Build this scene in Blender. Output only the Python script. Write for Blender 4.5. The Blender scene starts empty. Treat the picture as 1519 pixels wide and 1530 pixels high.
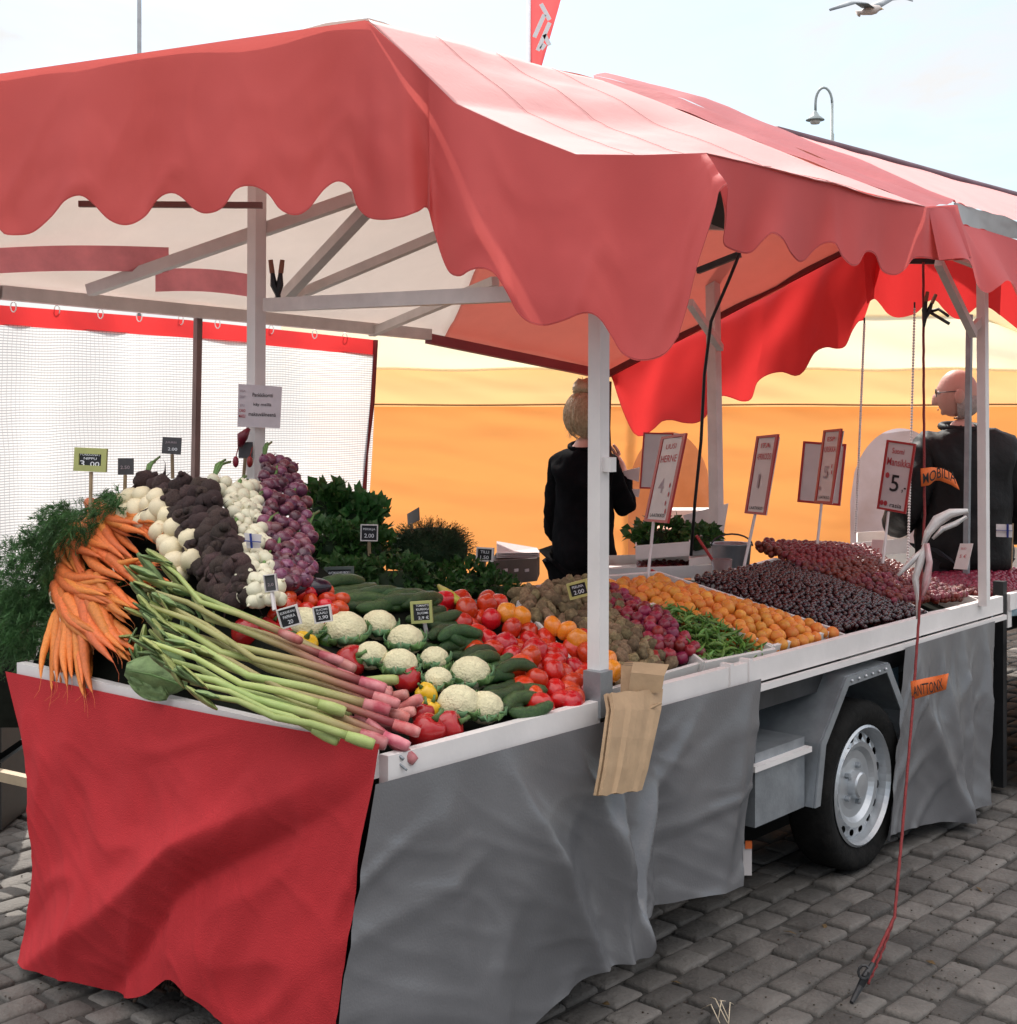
import bpy, math, random
from mathutils import Vector, Matrix, noise, Euler
random.seed(7)
R = random.uniform
C = bpy.context.scene.collection
F, CX, HY, H = 2085.0, 760.0, 607.0, 1.65
rad = math.radians
# ---------------------------------------------------------------- coordinates
def P(x, y, d): return Vector(((x-CX)/F*d, d, H-(y-HY)/F*d))
UX, UY = .659, .752
def W(u, v, z): return Vector((-.3+UX*u-UY*v, 3.23+UY*u+UX*v, z))
def uv(p):
    a, b = p.x+.3, p.y-3.23
    return a*UX+b*UY, -a*UY+b*UX
def on_u(x, y, u=0.):
    r = (x-CX)/F; return P(x, y, (u+2.2313)/(UX*r+UY))
def on_v(x, y, v=0.):
    r = (x-CX)/F; return P(x, y, (v+2.3542)/(UX-UY*r))
def on_z(x, y, z=0.): return P(x, y, (H-z)*F/(y-HY))
def Sd(x, y, s=.32, z0=.83):
    r = (x-CX)/F; k = (y-HY)/F
    return (H-z0+2.3542*s)/(k+s*(UX-UY*r))
def S(x, y, s=.32, z0=.83): return P(x, y, Sd(x, y, s, z0))
def Ld(x, y):
    r = (x-CX)/F; k = (y-HY)/F
    return max(Sd(x, y, .5), 4.32/(k+1.6*(UX*r+UY)))
def L(x, y, off=0.): return P(x, y, Ld(x, y)-off)
U3 = Vector((UX, UY, 0)); V3 = Vector((-UY, UX, 0)); Z3 = Vector((0, 0, 1))
# ---------------------------------------------------------------- materials
MATS = {}
def mat(name, col, rough=.6, var=.12, scale=8., bump=0., bscale=40., transl=0., tcol=None, spec=.4, metal=0., rnd=0., col2=None, alpha=1., coat=0., bdist=.01):
    if name in MATS: return MATS[name]
    m = bpy.data.materials.new(name); m.use_nodes = True
    nt = m.node_tree; N = nt.nodes; Lk = nt.links
    b = N['Principled BSDF']; out = N['Material Output']
    b.inputs['Roughness'].default_value = rough
    b.inputs['Specular IOR Level'].default_value = spec
    b.inputs['Metallic'].default_value = metal
    b.inputs['Coat Weight'].default_value = coat
    tc = N.new('ShaderNodeTexCoord')
    nz = N.new('ShaderNodeTexNoise'); nz.inputs['Scale'].default_value = scale; nz.inputs['Detail'].default_value = 6; nz.inputs['Roughness'].default_value = .6
    Lk.new(tc.outputs['Object'], nz.inputs['Vector'])
    rmp = N.new('ShaderNodeValToRGB')
    c2 = col2 or [min(1, c*(1+var)) for c in col]
    c1 = [c*(1-var) for c in col] if not col2 else col
    rmp.color_ramp.elements[0].position = .32; rmp.color_ramp.elements[1].position = .68
    rmp.color_ramp.elements[0].color = (*c1, 1); rmp.color_ramp.elements[1].color = (*c2, 1)
    Lk.new(nz.outputs['Fac'], rmp.inputs['Fac'])
    colout = rmp.outputs['Color']
    if rnd:
        oi = N.new('ShaderNodeObjectInfo')
        mr = N.new('ShaderNodeMapRange'); mr.inputs['To Min'].default_value = 1-rnd; mr.inputs['To Max'].default_value = 1+rnd
        Lk.new(oi.outputs['Random'], mr.inputs['Value'])
        hs = N.new('ShaderNodeHueSaturation'); Lk.new(colout, hs.inputs['Color']); Lk.new(mr.outputs['Result'], hs.inputs['Value'])
        mr2 = N.new('ShaderNodeMapRange'); mr2.inputs['To Min'].default_value = .5-rnd*.06; mr2.inputs['To Max'].default_value = .5+rnd*.06
        ml = N.new('ShaderNodeMath'); ml.operation = 'MULTIPLY'; ml.inputs[1].default_value = 7.3
        fr = N.new('ShaderNodeMath'); fr.operation = 'FRACT'
        Lk.new(oi.outputs['Random'], ml.inputs[0]); Lk.new(ml.outputs[0], fr.inputs[0]); Lk.new(fr.outputs[0], mr2.inputs['Value'])
        Lk.new(mr2.outputs['Result'], hs.inputs['Hue'])
        colout = hs.outputs['Color']
    Lk.new(colout, b.inputs['Base Color'])
    if bump:
        n2 = N.new('ShaderNodeTexNoise'); n2.inputs['Scale'].default_value = bscale; n2.inputs['Detail'].default_value = 5
        Lk.new(tc.outputs['Object'], n2.inputs['Vector'])
        bp = N.new('ShaderNodeBump'); bp.inputs['Strength'].default_value = bump; bp.inputs['Distance'].default_value = bdist
        Lk.new(n2.outputs['Fac'], bp.inputs['Height']); Lk.new(bp.outputs['Normal'], b.inputs['Normal'])
    sh = b.outputs[0]
    if transl:
        t = N.new('ShaderNodeBsdfTranslucent'); mx = N.new('ShaderNodeMixShader'); mx.inputs[0].default_value = transl
        if tcol: t.inputs['Color'].default_value = (*tcol, 1)
        else: Lk.new(colout, t.inputs['Color'])
        Lk.new(sh, mx.inputs[1]); Lk.new(t.outputs[0], mx.inputs[2]); sh = mx.outputs[0]
    if alpha < 1:
        t = N.new('ShaderNodeBsdfTransparent'); mx = N.new('ShaderNodeMixShader'); mx.inputs[0].default_value = alpha
        Lk.new(t.outputs[0], mx.inputs[1]); Lk.new(sh, mx.inputs[2]); sh = mx.outputs[0]
    Lk.new(sh, out.inputs['Surface'])
    m['_n'] = 1
    MATS[name] = m
    return m
def mesh_screen(name):
    m = bpy.data.materials.new(name); m.use_nodes = True
    nt = m.node_tree; N = nt.nodes; Lk = nt.links; out = N['Material Output']; b = N['Principled BSDF']
    tc = N.new('ShaderNodeTexCoord'); sp = N.new('ShaderNodeSeparateXYZ'); 
    nz = N.new('ShaderNodeTexNoise'); nz.inputs['Scale'].default_value = 2.2; nz.inputs['Detail'].default_value = 3
    Lk.new(tc.outputs['Object'], nz.inputs['Vector'])
    va = N.new('ShaderNodeVectorMath'); va.operation = 'MULTIPLY_ADD'; va.inputs[1].default_value = (.03, .03, .03)
    Lk.new(nz.outputs['Color'], va.inputs[0]); Lk.new(tc.outputs['Object'], va.inputs[2])
    Lk.new(va.outputs[0], sp.inputs[0])
    def line(sock, per, th):
        a = N.new('ShaderNodeMath'); a.operation = 'MULTIPLY'; a.inputs[1].default_value = 1/per
        f = N.new('ShaderNodeMath'); f.operation = 'FRACT'; g = N.new('ShaderNodeMath'); g.operation = 'LESS_THAN'; g.inputs[1].default_value = th
        Lk.new(sock, a.inputs[0]); Lk.new(a.outputs[0], f.inputs[0]); Lk.new(f.outputs[0], g.inputs[0]); return g.outputs[0]
    l1 = line(sp.outputs['Z'], .0105, .36); l2 = line(sp.outputs['X'], .0105, .10)
    mx = N.new('ShaderNodeMath'); mx.operation = 'MAXIMUM'; Lk.new(l1, mx.inputs[0]); Lk.new(l2, mx.inputs[1])
    b.inputs['Roughness'].default_value = .5
    rr = N.new('ShaderNodeMix'); rr.data_type = 'RGBA'; rr.inputs['A'].default_value = (.72, .70, .69, 1); rr.inputs['B'].default_value = (.36, .35, .36, 1)
    Lk.new(mx.outputs[0], rr.inputs['Factor']); Lk.new(rr.outputs['Result'], b.inputs['Base Color'])
    t = N.new('ShaderNodeBsdfTranslucent'); Lk.new(rr.outputs['Result'], t.inputs['Color'])
    tr = N.new('ShaderNodeBsdfTransparent')
    m1 = N.new('ShaderNodeMixShader'); m1.inputs[0].default_value = .8; Lk.new(b.outputs[0], m1.inputs[1]); Lk.new(t.outputs[0], m1.inputs[2])
    m2 = N.new('ShaderNodeMixShader'); m2.inputs[0].default_value = .9; Lk.new(tr.outputs[0], m2.inputs[1]); Lk.new(m1.outputs[0], m2.inputs[2])
    Lk.new(m2.outputs[0], out.inputs['Surface']); return m
RED = mat('red_tarpaulin', (.50, .05, .05), .55, .10, 3, .25, 60, .22, (.75, .05, .06), rnd=0)
REDF = mat('faded_red_tarpaulin', (.53, .070, .068), .58, .07, 1.6, .06, 220, .25, (.9, .2, .17), spec=.35)
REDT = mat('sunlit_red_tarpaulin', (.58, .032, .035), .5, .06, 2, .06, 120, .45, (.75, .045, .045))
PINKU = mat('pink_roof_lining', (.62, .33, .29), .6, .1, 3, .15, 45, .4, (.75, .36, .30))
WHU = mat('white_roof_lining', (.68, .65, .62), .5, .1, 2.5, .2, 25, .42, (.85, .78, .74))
GREYT = mat('silver_grey_tarpaulin', (.132, .131, .137), .28, .10, 3, .10, 160, spec=.75)
REDC = mat('red_cotton_cloth', (.48, .030, .036), .8, .08, 4, .3, 260, spec=.2)
WHP = mat('white_painted_metal', (.74, .70, .68), .4, .06, 6, .05, 60)
STEEL = mat('galvanised_steel', (.30, .32, .34), .45, .2, 9, .1, 80, metal=.55)
DARKM = mat('dark_metal', (.03, .03, .032), .5, .3, 10)
BLACK = mat('black_plastic', (.012, .012, .013), .5, .3, 10)
BLACKC = mat('black_cloth', (.006, .006, .007), .9, .3, 10, .4, 30, spec=.03)
TYRE = mat('tyre_rubber', (.008, .008, .008), .85, .3, 20, .4, 60, spec=.12, col2=(.016, .015, .014))
RIM = mat('silver_rim_paint', (.5, .52, .54), .35, .08, 10, metal=.6)
PAPER = mat('brown_paper', (.40, .27, .16), .8, .12, 12, .25, 30)
WPAP = mat('white_card', (.62, .57, .56), .6, .05, 8)
REDB = mat('red_border_tape', (.40, .03, .03), .5, .1, 10)
CHALK = mat('chalkboard_black', (.02, .02, .024), .6, .3, 20)
CHW = mat('chalk_white', (.75, .75, .78), .8, .05, 20)
INKR = mat('red_ink', (.45, .05, .06), .7, .1, 20)
INKB = mat('black_ink', (.02, .02, .02), .7, .1, 20)
LIME = mat('lime_frame', (.42, .43, .16), .6, .12, 10)
WOODST = mat('wooden_stake', (.35, .25, .15), .7, .2, 20)
ORTENT = mat('orange_tent_fabric', (.84, .34, .09), .7, .04, 1.2, .05, 4, .42, (.76, .31, .09), bdist=.03)
CRTENT = mat('cream_tent_roof', (.88, .78, .58), .7, .03, 1.2, .05, 5, .6, (1, .88, .62), bdist=.05)
TANTENT = mat('tan_tent_band', (.85, .50, .22), .7, .04, 1.2, .05, 5, .5, (.95, .58, .26), bdist=.05)
CLEARW = mat('cloudy_clear_plastic', (.42, .42, .48), .25, .25, 3, .3, 6, .3, (.6, .6, .7))
CLEARO = mat('smoky_clear_plastic', (.52, .27, .14), .25, .25, 3, .4, 8, .4, (.8, .42, .2))
CARROT = mat('carrot_skin', (.62, .165, .035), .5, .15, 30, .3, 120, rnd=.18)
ROOTW = mat('thin_pale_root', (.6, .5, .36), .7, .1, 30)
FERN = mat('feathery_green_leaf', (.06, .15, .045), .6, .45, 12, transl=.25, rnd=.15)
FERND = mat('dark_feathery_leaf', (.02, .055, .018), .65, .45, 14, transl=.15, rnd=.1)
LEAF = mat('dark_green_leaf', (.045, .125, .03), .5, .5, 14, transl=.2, rnd=.25)
LEAFL = mat('pale_green_leaf', (.12, .22, .07), .5, .3, 10, .2, 40, transl=.2, rnd=.15)
STALK = mat('rhubarb_green_stalk', (.30, .38, .11), .45, .25, 14, .15, 90, rnd=.12, col2=(.38, .42, .16))
STALKR = mat('rhubarb_red_stalk', (.28, .06, .06), .45, .3, 14, .15, 90, rnd=.12, col2=(.34, .22, .10))
PINKR = mat('rhubarb_pink_base', (.36, .035, .05), .38, .2, 16, .1, 60, rnd=.25, col2=(.60, .26, .25))
TURN = mat('white_turnip_skin', (.70, .60, .40), .42, .12, 20, .1, 60, rnd=.06)
ONW = mat('white_onion_skin', (.66, .62, .46), .38, .12, 20, .1, 60, rnd=.08)
ONR = mat('red_onion_skin', (.06, .010, .024), .28, .3, 12, .1, 60, rnd=.5, col2=(.20, .06, .10), coat=.3)
BEET = mat('beetroot_skin', (.022, .010, .013), .75, .35, 9, .6, 60, rnd=.4, col2=(.085, .05, .04))
TOM = mat('tomato_skin', (.52, .028, .008), .22, .15, 8, rnd=.16, coat=.35)
TOMY = mat('yellow_tomato_skin', (.75, .24, .02), .22, .12, 8, rnd=.1, coat=.35)
PEPR = mat('red_pepper_skin', (.36, .012, .014), .25, .15, 8, .1, 20, coat=.3)
PEPY = mat('yellow_pepper_skin', (.72, .42, .02), .25, .12, 8, .1, 20, coat=.3)
PEPG = mat('green_pepper_skin', (.03, .075, .015), .25, .2, 8, .1, 20, coat=.3)
CAUL = mat('cauliflower_curd', (.68, .62, .40), .8, .1, 40, .7, 150)
CUC = mat('cucumber_skin', (.014, .042, .012), .3, .4, 22, .5, 120, rnd=.3, col2=(.045, .095, .025))
POT = mat('potato_skin', (.12, .08, .04), .8, .3, 2, .4, 60, rnd=.35, col2=(.30, .22, .12))
RADI = mat('radish_skin', (.22, .015, .035), .35, .25, 20, rnd=.35, coat=.15)
PEA = mat('pea_pod_skin', (.10, .20, .035), .45, .25, 14, rnd=.3)
APR = mat('apricot_skin', (.62, .15, .02), .5, .14, 1.2, .1, 60, rnd=.16, col2=(.68, .30, .05))
CHER = mat('cherry_skin', (.028, .005, .007), .18, .3, 20, rnd=.5, coat=.4)
STRAW = mat('strawberry_skin', (.15, .010, .013), .3, .3, 40, .4, 200, rnd=.35, coat=.15)
EGG = mat('aubergine_skin', (.018, .008, .018), .2, .2, 10, coat=.4)
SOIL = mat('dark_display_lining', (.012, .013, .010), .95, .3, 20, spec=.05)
CRATEW = mat('white_crate_plastic', (.66, .64, .61), .45, .08, 8)
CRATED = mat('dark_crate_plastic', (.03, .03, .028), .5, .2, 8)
SKIN = mat('skin', (.62, .34, .27), .5, .1, 10, .1, 60)
HAIR = mat('grey_blonde_hair', (.36, .26, .15), .5, .4, 60, .4, 130, col2=(.60, .46, .30))
BLUE = mat('blue_grey_panel', (.12, .22, .30), .4, .15, 6)
BLUED = mat('flag_blue', (.02, .04, .22), .6, .1, 6)
ORLAB = mat('orange_label', (.72, .15, .03), .6, .1, 10)
ROPE = mat('red_rope', (.22, .03, .03), .8, .2, 60, .5, 300)
PLASTW = mat('white_plastic_film', (.88, .84, .82), .35, .08, 12, .3, 20, .3)
GLASSG = mat('ship_window_glass', (.05, .07, .09), .2, .2, 3)
BEAM = mat('aged_white_beam', (.64, .58, .55), .5, .1, 8)
BEAMB = mat('brownish_bar', (.20, .13, .12), .6, .15, 8)
GULLM = mat('gull_feathers', (.62, .55, .52), .7, .08, 8)
GULLD = mat('gull_grey_feathers', (.18, .2, .22), .7, .2, 8)
PAPM = mat('faint_print', (.38, .30, .33), .7, .1, 20)
# ---------------------------------------------------------------- mesh builder
class MB:
    def __init__(s): s.v = []; s.f = []
    def add(s, vs, fs):
        n = len(s.v); s.v += [Vector(a) for a in vs]; s.f += [tuple(i+n for i in f) for f in fs]; return s
    def box(s, c, a, b, d):   # centre and three half vectors
        vs = [c+i*a+j*b+k*d for i in (-1, 1) for j in (-1, 1) for k in (-1, 1)]
        return s.add(vs, [(0, 1, 3, 2), (4, 6, 7, 5), (0, 4, 5, 1), (2, 3, 7, 6), (0, 2, 6, 4), (1, 5, 7, 3)])
    def beam(s, p, q, w, h=None, side=None):
        h = h or w; d = q-p; a = d.normalized()
        sd = side or (Z3 if abs(a.z) < .9 else U3)
        b = a.cross(sd).normalized(); c = a.cross(b).normalized()
        return s.box((p+q)/2, d/2, b*w/2, c*h/2)
    def tube(s, pts, r, n=8, cap=True):
        m = len(pts); rr = r if isinstance(r, (list, tuple)) else [r]*m
        base = len(s.v); prev = None
        for i, p in enumerate(pts):
            t = (pts[min(i+1, m-1)]-pts[max(i-1, 0)]).normalized()
            ref = prev if prev else (Z3 if abs(t.z) < .9 else Vector((1, 0, 0)))
            a = (ref-t*ref.dot(t)).normalized(); prev = a; b = t.cross(a)
            for k in range(n):
                an = 2*math.pi*k/n; s.v.append(p+(a*math.cos(an)+b*math.sin(an))*rr[i])
        for i in range(m-1):
            for k in range(n):
                s.f.append((base+i*n+k, base+i*n+(k+1) % n, base+(i+1)*n+(k+1) % n, base+(i+1)*n+k))
        if cap:
            s.f.append(tuple(base+k for k in range(n))[::-1]); s.f.append(tuple(base+(m-1)*n+k for k in range(n)))
        return s
    def grid(s, rows):
        base = len(s.v); ny = len(rows); nx = len(rows[0])
        for r in rows: s.v += [Vector(p) for p in r]
        for j in range(ny-1):
            for i in range(nx-1):
                a = base+j*nx+i; s.f.append((a, a+1, a+nx+1, a+nx))
        return s
    def sphere(s, c, r, nu=12, nv=8, fn=None):
        base = len(s.v); rv = r if isinstance(r, Vector) else Vector((r, r, r))
        for j in range(nv+1):
            th = math.pi*j/nv
            for i in range(nu):
                ph = 2*math.pi*i/nu
                d = Vector((math.sin(th)*math.cos(ph), math.sin(th)*math.sin(ph), math.cos(th)))
                k = fn(d) if fn else 1
                s.v.append(c+Vector((d.x*rv.x, d.y*rv.y, d.z*rv.z))*k)
        for j in range(nv):
            for i in range(nu):
                s.f.append((base+j*nu+i, base+(j+1)*nu+i, base+(j+1)*nu+(i+1) % nu, base+j*nu+(i+1) % nu))
        return s
    def lathe(s, prof, o, ax, n=32):   # prof: (radius, along axis)
        ax = ax.normalized(); a = ax.cross(Z3 if abs(ax.z) < .9 else U3).normalized(); b = ax.cross(a)
        base = len(s.v); m = len(prof)
        for r, h in prof:
            for k in range(n):
                t = 2*math.pi*k/n; s.v.append(o+ax*h+(a*math.cos(t)+b*math.sin(t))*r)
        for i in range(m-1):
            for k in range(n):
                s.f.append((base+i*n+k, base+i*n+(k+1) % n, base+(i+1)*n+(k+1) % n, base+(i+1)*n+k))
        return s
    def mesh(s, name, smooth=True, loc=Vector((0, 0, 0))):
        me = bpy.data.meshes.new(name); me.from_pydata([tuple(p-loc) for p in s.v], [], s.f); me.validate(); me.update()
        if smooth: me.polygons.foreach_set('use_smooth', [True]*len(me.polygons))
        return me
def tag(o, label=None, cat=None, group=None, kind=None):
    for k, v in (('label', label), ('category', cat), ('group', group), ('kind', kind)):
        if v: o[k] = v
    return o
def build(name, mb, m, parent=None, smooth=False, label=None, cat=None, group=None, kind=None, solid=0., sub=0):
    if parent is not None:
        loc = Vector((0, 0, 0)); pp = parent
        while pp is not None: loc += pp.location; pp = pp.parent
    else:
        xs = mb.v; loc = Vector((sum(p.x for p in xs)/len(xs), sum(p.y for p in xs)/len(xs), min(p.z for p in xs)))
        if kind == 'structure': loc = Vector((0, 0, 0))
    me = mb.mesh(name, smooth, loc); me.materials.append(m)
    o = bpy.data.objects.new(name, me); C.objects.link(o)
    if parent is not None: o.parent = parent
    else: o.location = loc
    if solid:
        md = o.modifiers.new('s', 'SOLIDIFY'); md.thickness = solid; md.offset = 0
    if sub:
        md = o.modifiers.new('b', 'SUBSURF'); md.levels = md.render_levels = sub
    return tag(o, label, cat, group, kind)
def thing(name, loc, label, cat, group=None):
    o = bpy.data.objects.new(name, None); C.objects.link(o); o.location = loc; o.empty_display_size = .05
    return tag(o, label, cat, group)
def inst(name, me, loc, rot, sc=1., parent=None, label=None, cat=None, group=None):
    o = bpy.data.objects.new(name, me); C.objects.link(o)
    if parent is not None: loc = loc-parent.location; o.parent = parent
    o.location = loc; o.rotation_euler = rot; o.scale = (sc, sc, sc) if not hasattr(sc, '__len__') else sc
    return tag(o, label, cat, group)
def proto(name, mb, m, smooth=True):
    me = mb.mesh(name, smooth); me.materials.append(m); return me
def rrot(): return Euler((R(0, 6.28), R(0, 6.28), R(0, 6.28)))
_tc = {}
def text_mesh(st):
    if st in _tc: return _tc[st]
    cu = bpy.data.curves.new('lettering', 'FONT'); cu.body = st; cu.align_x = 'CENTER'; cu.align_y = 'CENTER'; cu.resolution_u = 3; cu.offset = .008
    o = bpy.data.objects.new('lettering', cu); C.objects.link(o)
    dg = bpy.context.evaluated_depsgraph_get(); dg.update()
    me = o.evaluated_get(dg).to_mesh()
    vs = [v.co.copy() for v in me.vertices]; fs = [tuple(p.vertices) for p in me.polygons]
    o.evaluated_get(dg).to_mesh_clear(); bpy.data.objects.remove(o)
    _tc[st] = (vs, fs); return vs, fs
def letter(mb, st, O, ex, ey, cx, cy, h, w=None, lift=.0025, rot=0.):
    """lettering on a quad: O bottom-left, ex / ey full edges, centre fractions, height and width fractions"""
    vs, fs = text_mesh(st)
    x0 = min(v.x for v in vs); x1 = max(v.x for v in vs); y0 = min(v.y for v in vs); y1 = max(v.y for v in vs)
    n = ex.cross(ey).normalized()
    if n.y > 0: n = -n
    out = []
    c, s_ = math.cos(rot), math.sin(rot)
    for v in vs:
        a = (v.x-(x0+x1)/2)/(x1-x0)*w if w else (v.x-(x0+x1)/2)/(y1-y0)*h*ey.length/ex.length
        b = (v.y-(y0+y1)/2)/(y1-y0)*h
        if rot: a, b = a*c-b*s_, a*s_+b*c
        out.append(O+ex*(cx+a)+ey*(cy+b)+n*lift)
    mb.add(out, fs)
def lerp(a, b, t): return a+(b-a)*t
def poly(pts, t):
    """sample a polyline of (x, y, d) by parameter 0..1 (Catmull-Rom)"""
    n = len(pts)-1; f = min(max(t, 0), .999999)*n; i = int(f); f -= i
    p0 = pts[max(i-1, 0)]; p1 = pts[i]; p2 = pts[i+1]; p3 = pts[min(i+2, n)]
    return tuple(.5*((2*b)+(-a+c)*f+(2*a-5*b+4*c-d)*f*f+(-a+3*b-3*c+d)*f**3) for a, b, c, d in zip(p0, p1, p2, p3))
def smooth(pts, step):
    n = len(pts)-1; out = []
    for i in range(n):
        m = max(1, int(math.hypot(pts[i+1][0]-pts[i][0], pts[i+1][1]-pts[i][1])/step))
        for k in range(m): out.append(poly(pts, (i+k/m)/n))
    out.append(tuple(pts[-1])); return out
def hem(cols, par, m, j=-1, r=.0009, name='hem'):
    b = MB(); b.tube([c[j]+Vector((0, -.003, .004 if j == -1 else 0)) for c in cols], r, 5); build(name, b, m, par, smooth=True)
def polyx(pts, x):
    for a, b in zip(pts, pts[1:]):
        if a[0] <= x <= b[0]:
            t = (x-a[0])/(b[0]-a[0]+1e-9); return tuple(lerp(p, q, t) for p, q in zip(a, b))
    return pts[-1] if x > pts[-1][0] else pts[0]
def nz(p, s=1.): return noise.noise(Vector(p)*s)
def cloth(top, bot, nx, ny, amp=.01, fs=3., ease=1.):
    """world-space cloth between two sampled lists of world points"""
    mb = MB(); rows = []
    for j in range(ny+1):
        t = j/ny; row = []
        for i in range(nx+1):
            a, b = top(i/nx), bot(i/nx)
            p = lerp(a, b, t)
            d = noise.fractal(Vector((p.x*fs, p.y*fs, p.z*fs*.35)), 1., 2., 3)
            row.append(p+Vector((0, -1, .0))*d*amp*(t**ease))
        rows.append(row)
    return mb.grid(rows)
# ================================================================= SETTING
# camera
cam = bpy.data.cameras.new('camera'); co = bpy.data.objects.new('camera', cam); C.objects.link(co)
co.location = (0, 0, H); co.rotation_euler = (rad(90), 0, 0)
cam.sensor_width = 36; cam.sensor_fit = 'HORIZONTAL'; cam.lens = F/1519*36
cam.shift_x = (759.5-CX)/1519; cam.shift_y = (HY-765)/1519; cam.clip_end = 3000; cam.clip_start = .05
bpy.context.scene.camera = co
# light
SUN_EL, SUN_AZ = 47., -14.     # azimuth measured from +Y (ahead of camera) towards +X
w = bpy.data.worlds.new('World'); bpy.context.scene.world = w; w.use_nodes = True
nt = w.node_tree; bg = nt.nodes['Background']; bg.inputs['Strength'].default_value = .15
sky = nt.nodes.new('ShaderNodeTexSky'); sky.sky_type = 'NISHITA'; sky.sun_disc = False
sky.sun_elevation = rad(SUN_EL); sky.sun_rotation = rad(SUN_AZ); sky.air_density = 1.3; sky.dust_density = 2.0
tc = nt.nodes.new('ShaderNodeTexCoord'); mp = nt.nodes.new('ShaderNodeMapping'); mp.inputs['Scale'].default_value = (1, 1, 4.2)
cn = nt.nodes.new('ShaderNodeTexNoise'); cn.inputs['Scale'].default_value = 2.6; cn.inputs['Detail'].default_value = 9; cn.inputs['Roughness'].default_value = .62
cn.inputs['Distortion'].default_value = .4
cr = nt.nodes.new('ShaderNodeValToRGB'); cr.color_ramp.elements[0].position = .36; cr.color_ramp.elements[1].position = .62
cr.color_ramp.elements[0].color = (.18, .18, .18, 1); cr.color_ramp.elements[1].color = (1, 1, 1, 1)
mixc = nt.nodes.new('ShaderNodeMix'); mixc.data_type = 'RGBA'; mixc.inputs['B'].default_value = (1, 1, 1, 1)
nt.links.new(tc.outputs['Generated'], mp.inputs['Vector']); nt.links.new(mp.outputs[0], cn.inputs['Vector'])
nt.links.new(cn.outputs['Fac'], cr.inputs['Fac']); nt.links.new(cr.outputs[0], mixc.inputs['Factor'])
sx = nt.nodes.new('ShaderNodeSeparateXYZ'); nt.links.new(tc.outputs['Generated'], sx.inputs[0])
er = nt.nodes.new('ShaderNodeMapRange'); er.inputs['From Min'].default_value = .34; er.inputs['From Max'].default_value = .85; er.inputs['To Min'].default_value = 0; er.inputs['To Max'].default_value = 1
nt.links.new(sx.outputs['Z'], er.inputs['Value'])
cc_ = nt.nodes.new('ShaderNodeMix'); cc_.data_type = 'RGBA'; cc_.inputs['A'].default_value = (3.0, 3.0, 3.02, 1); cc_.inputs['B'].default_value = (13.6, 12.9, 12.1, 1)  # brighter clouds overhead, out of view, added to fill the shade
nt.links.new(er.outputs[0], cc_.inputs['Factor']); nt.links.new(cc_.outputs['Result'], mixc.inputs['B'])
sk2 = nt.nodes.new('ShaderNodeMix'); sk2.data_type = 'RGBA'; sk2.blend_type = 'MULTIPLY'; sk2.inputs['Factor'].default_value = 1; sk2.inputs['B'].default_value = (.40, .52, .62, 1)
nt.links.new(sky.outputs[0], sk2.inputs['A']); nt.links.new(sk2.outputs['Result'], mixc.inputs['A']); nt.links.new(mixc.outputs['Result'], bg.inputs['Color'])
sl = bpy.data.lights.new('sun', 'SUN'); sl.energy = 3.2; sl.angle = rad(.6); sl.color = (1, .94, .86)
so = bpy.data.objects.new('sun', sl); C.objects.link(so)
sd = Vector((math.sin(rad(SUN_AZ))*math.cos(rad(SUN_EL)), math.cos(rad(SUN_AZ))*math.cos(rad(SUN_EL)), math.sin(rad(SUN_EL))))
so.rotation_euler = sd.to_track_quat('Z', 'Y').to_euler(); so.location = sd*40
sc = bpy.context.scene
sc.view_settings.view_transform = 'Standard'; sc.view_settings.look = 'None'; sc.view_settings.exposure = 1.05; sc.view_settings.gamma = 1
sc.cycles.max_bounces = 6; sc.cycles.transparent_max_bounces = 12; sc.cycles.use_denoising = True
sc.cycles.sample_clamp_indirect = 6
# ground
SAND = mat('joint_sand', (.045, .042, .038), .95, .3, 30, .3, 80)
STONE = mat('granite_sett', (.102, .093, .084), .82, .3, 6, .6, 70, col2=None)
def stone_mat():
    m = STONE; N = m.node_tree.nodes; Lk = m.node_tree.links
    at = N.new('ShaderNodeAttribute'); at.attribute_name = 'tone'
    hs = N.new('ShaderNodeHueSaturation'); b = N['Principled BSDF']
    src = b.inputs['Base Color'].links[0].from_socket
    Lk.new(src, hs.inputs['Color']); Lk.new(at.outputs['Fac'], hs.inputs['Value']); Lk.new(hs.outputs[0], b.inputs['Base Color'])
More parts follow.
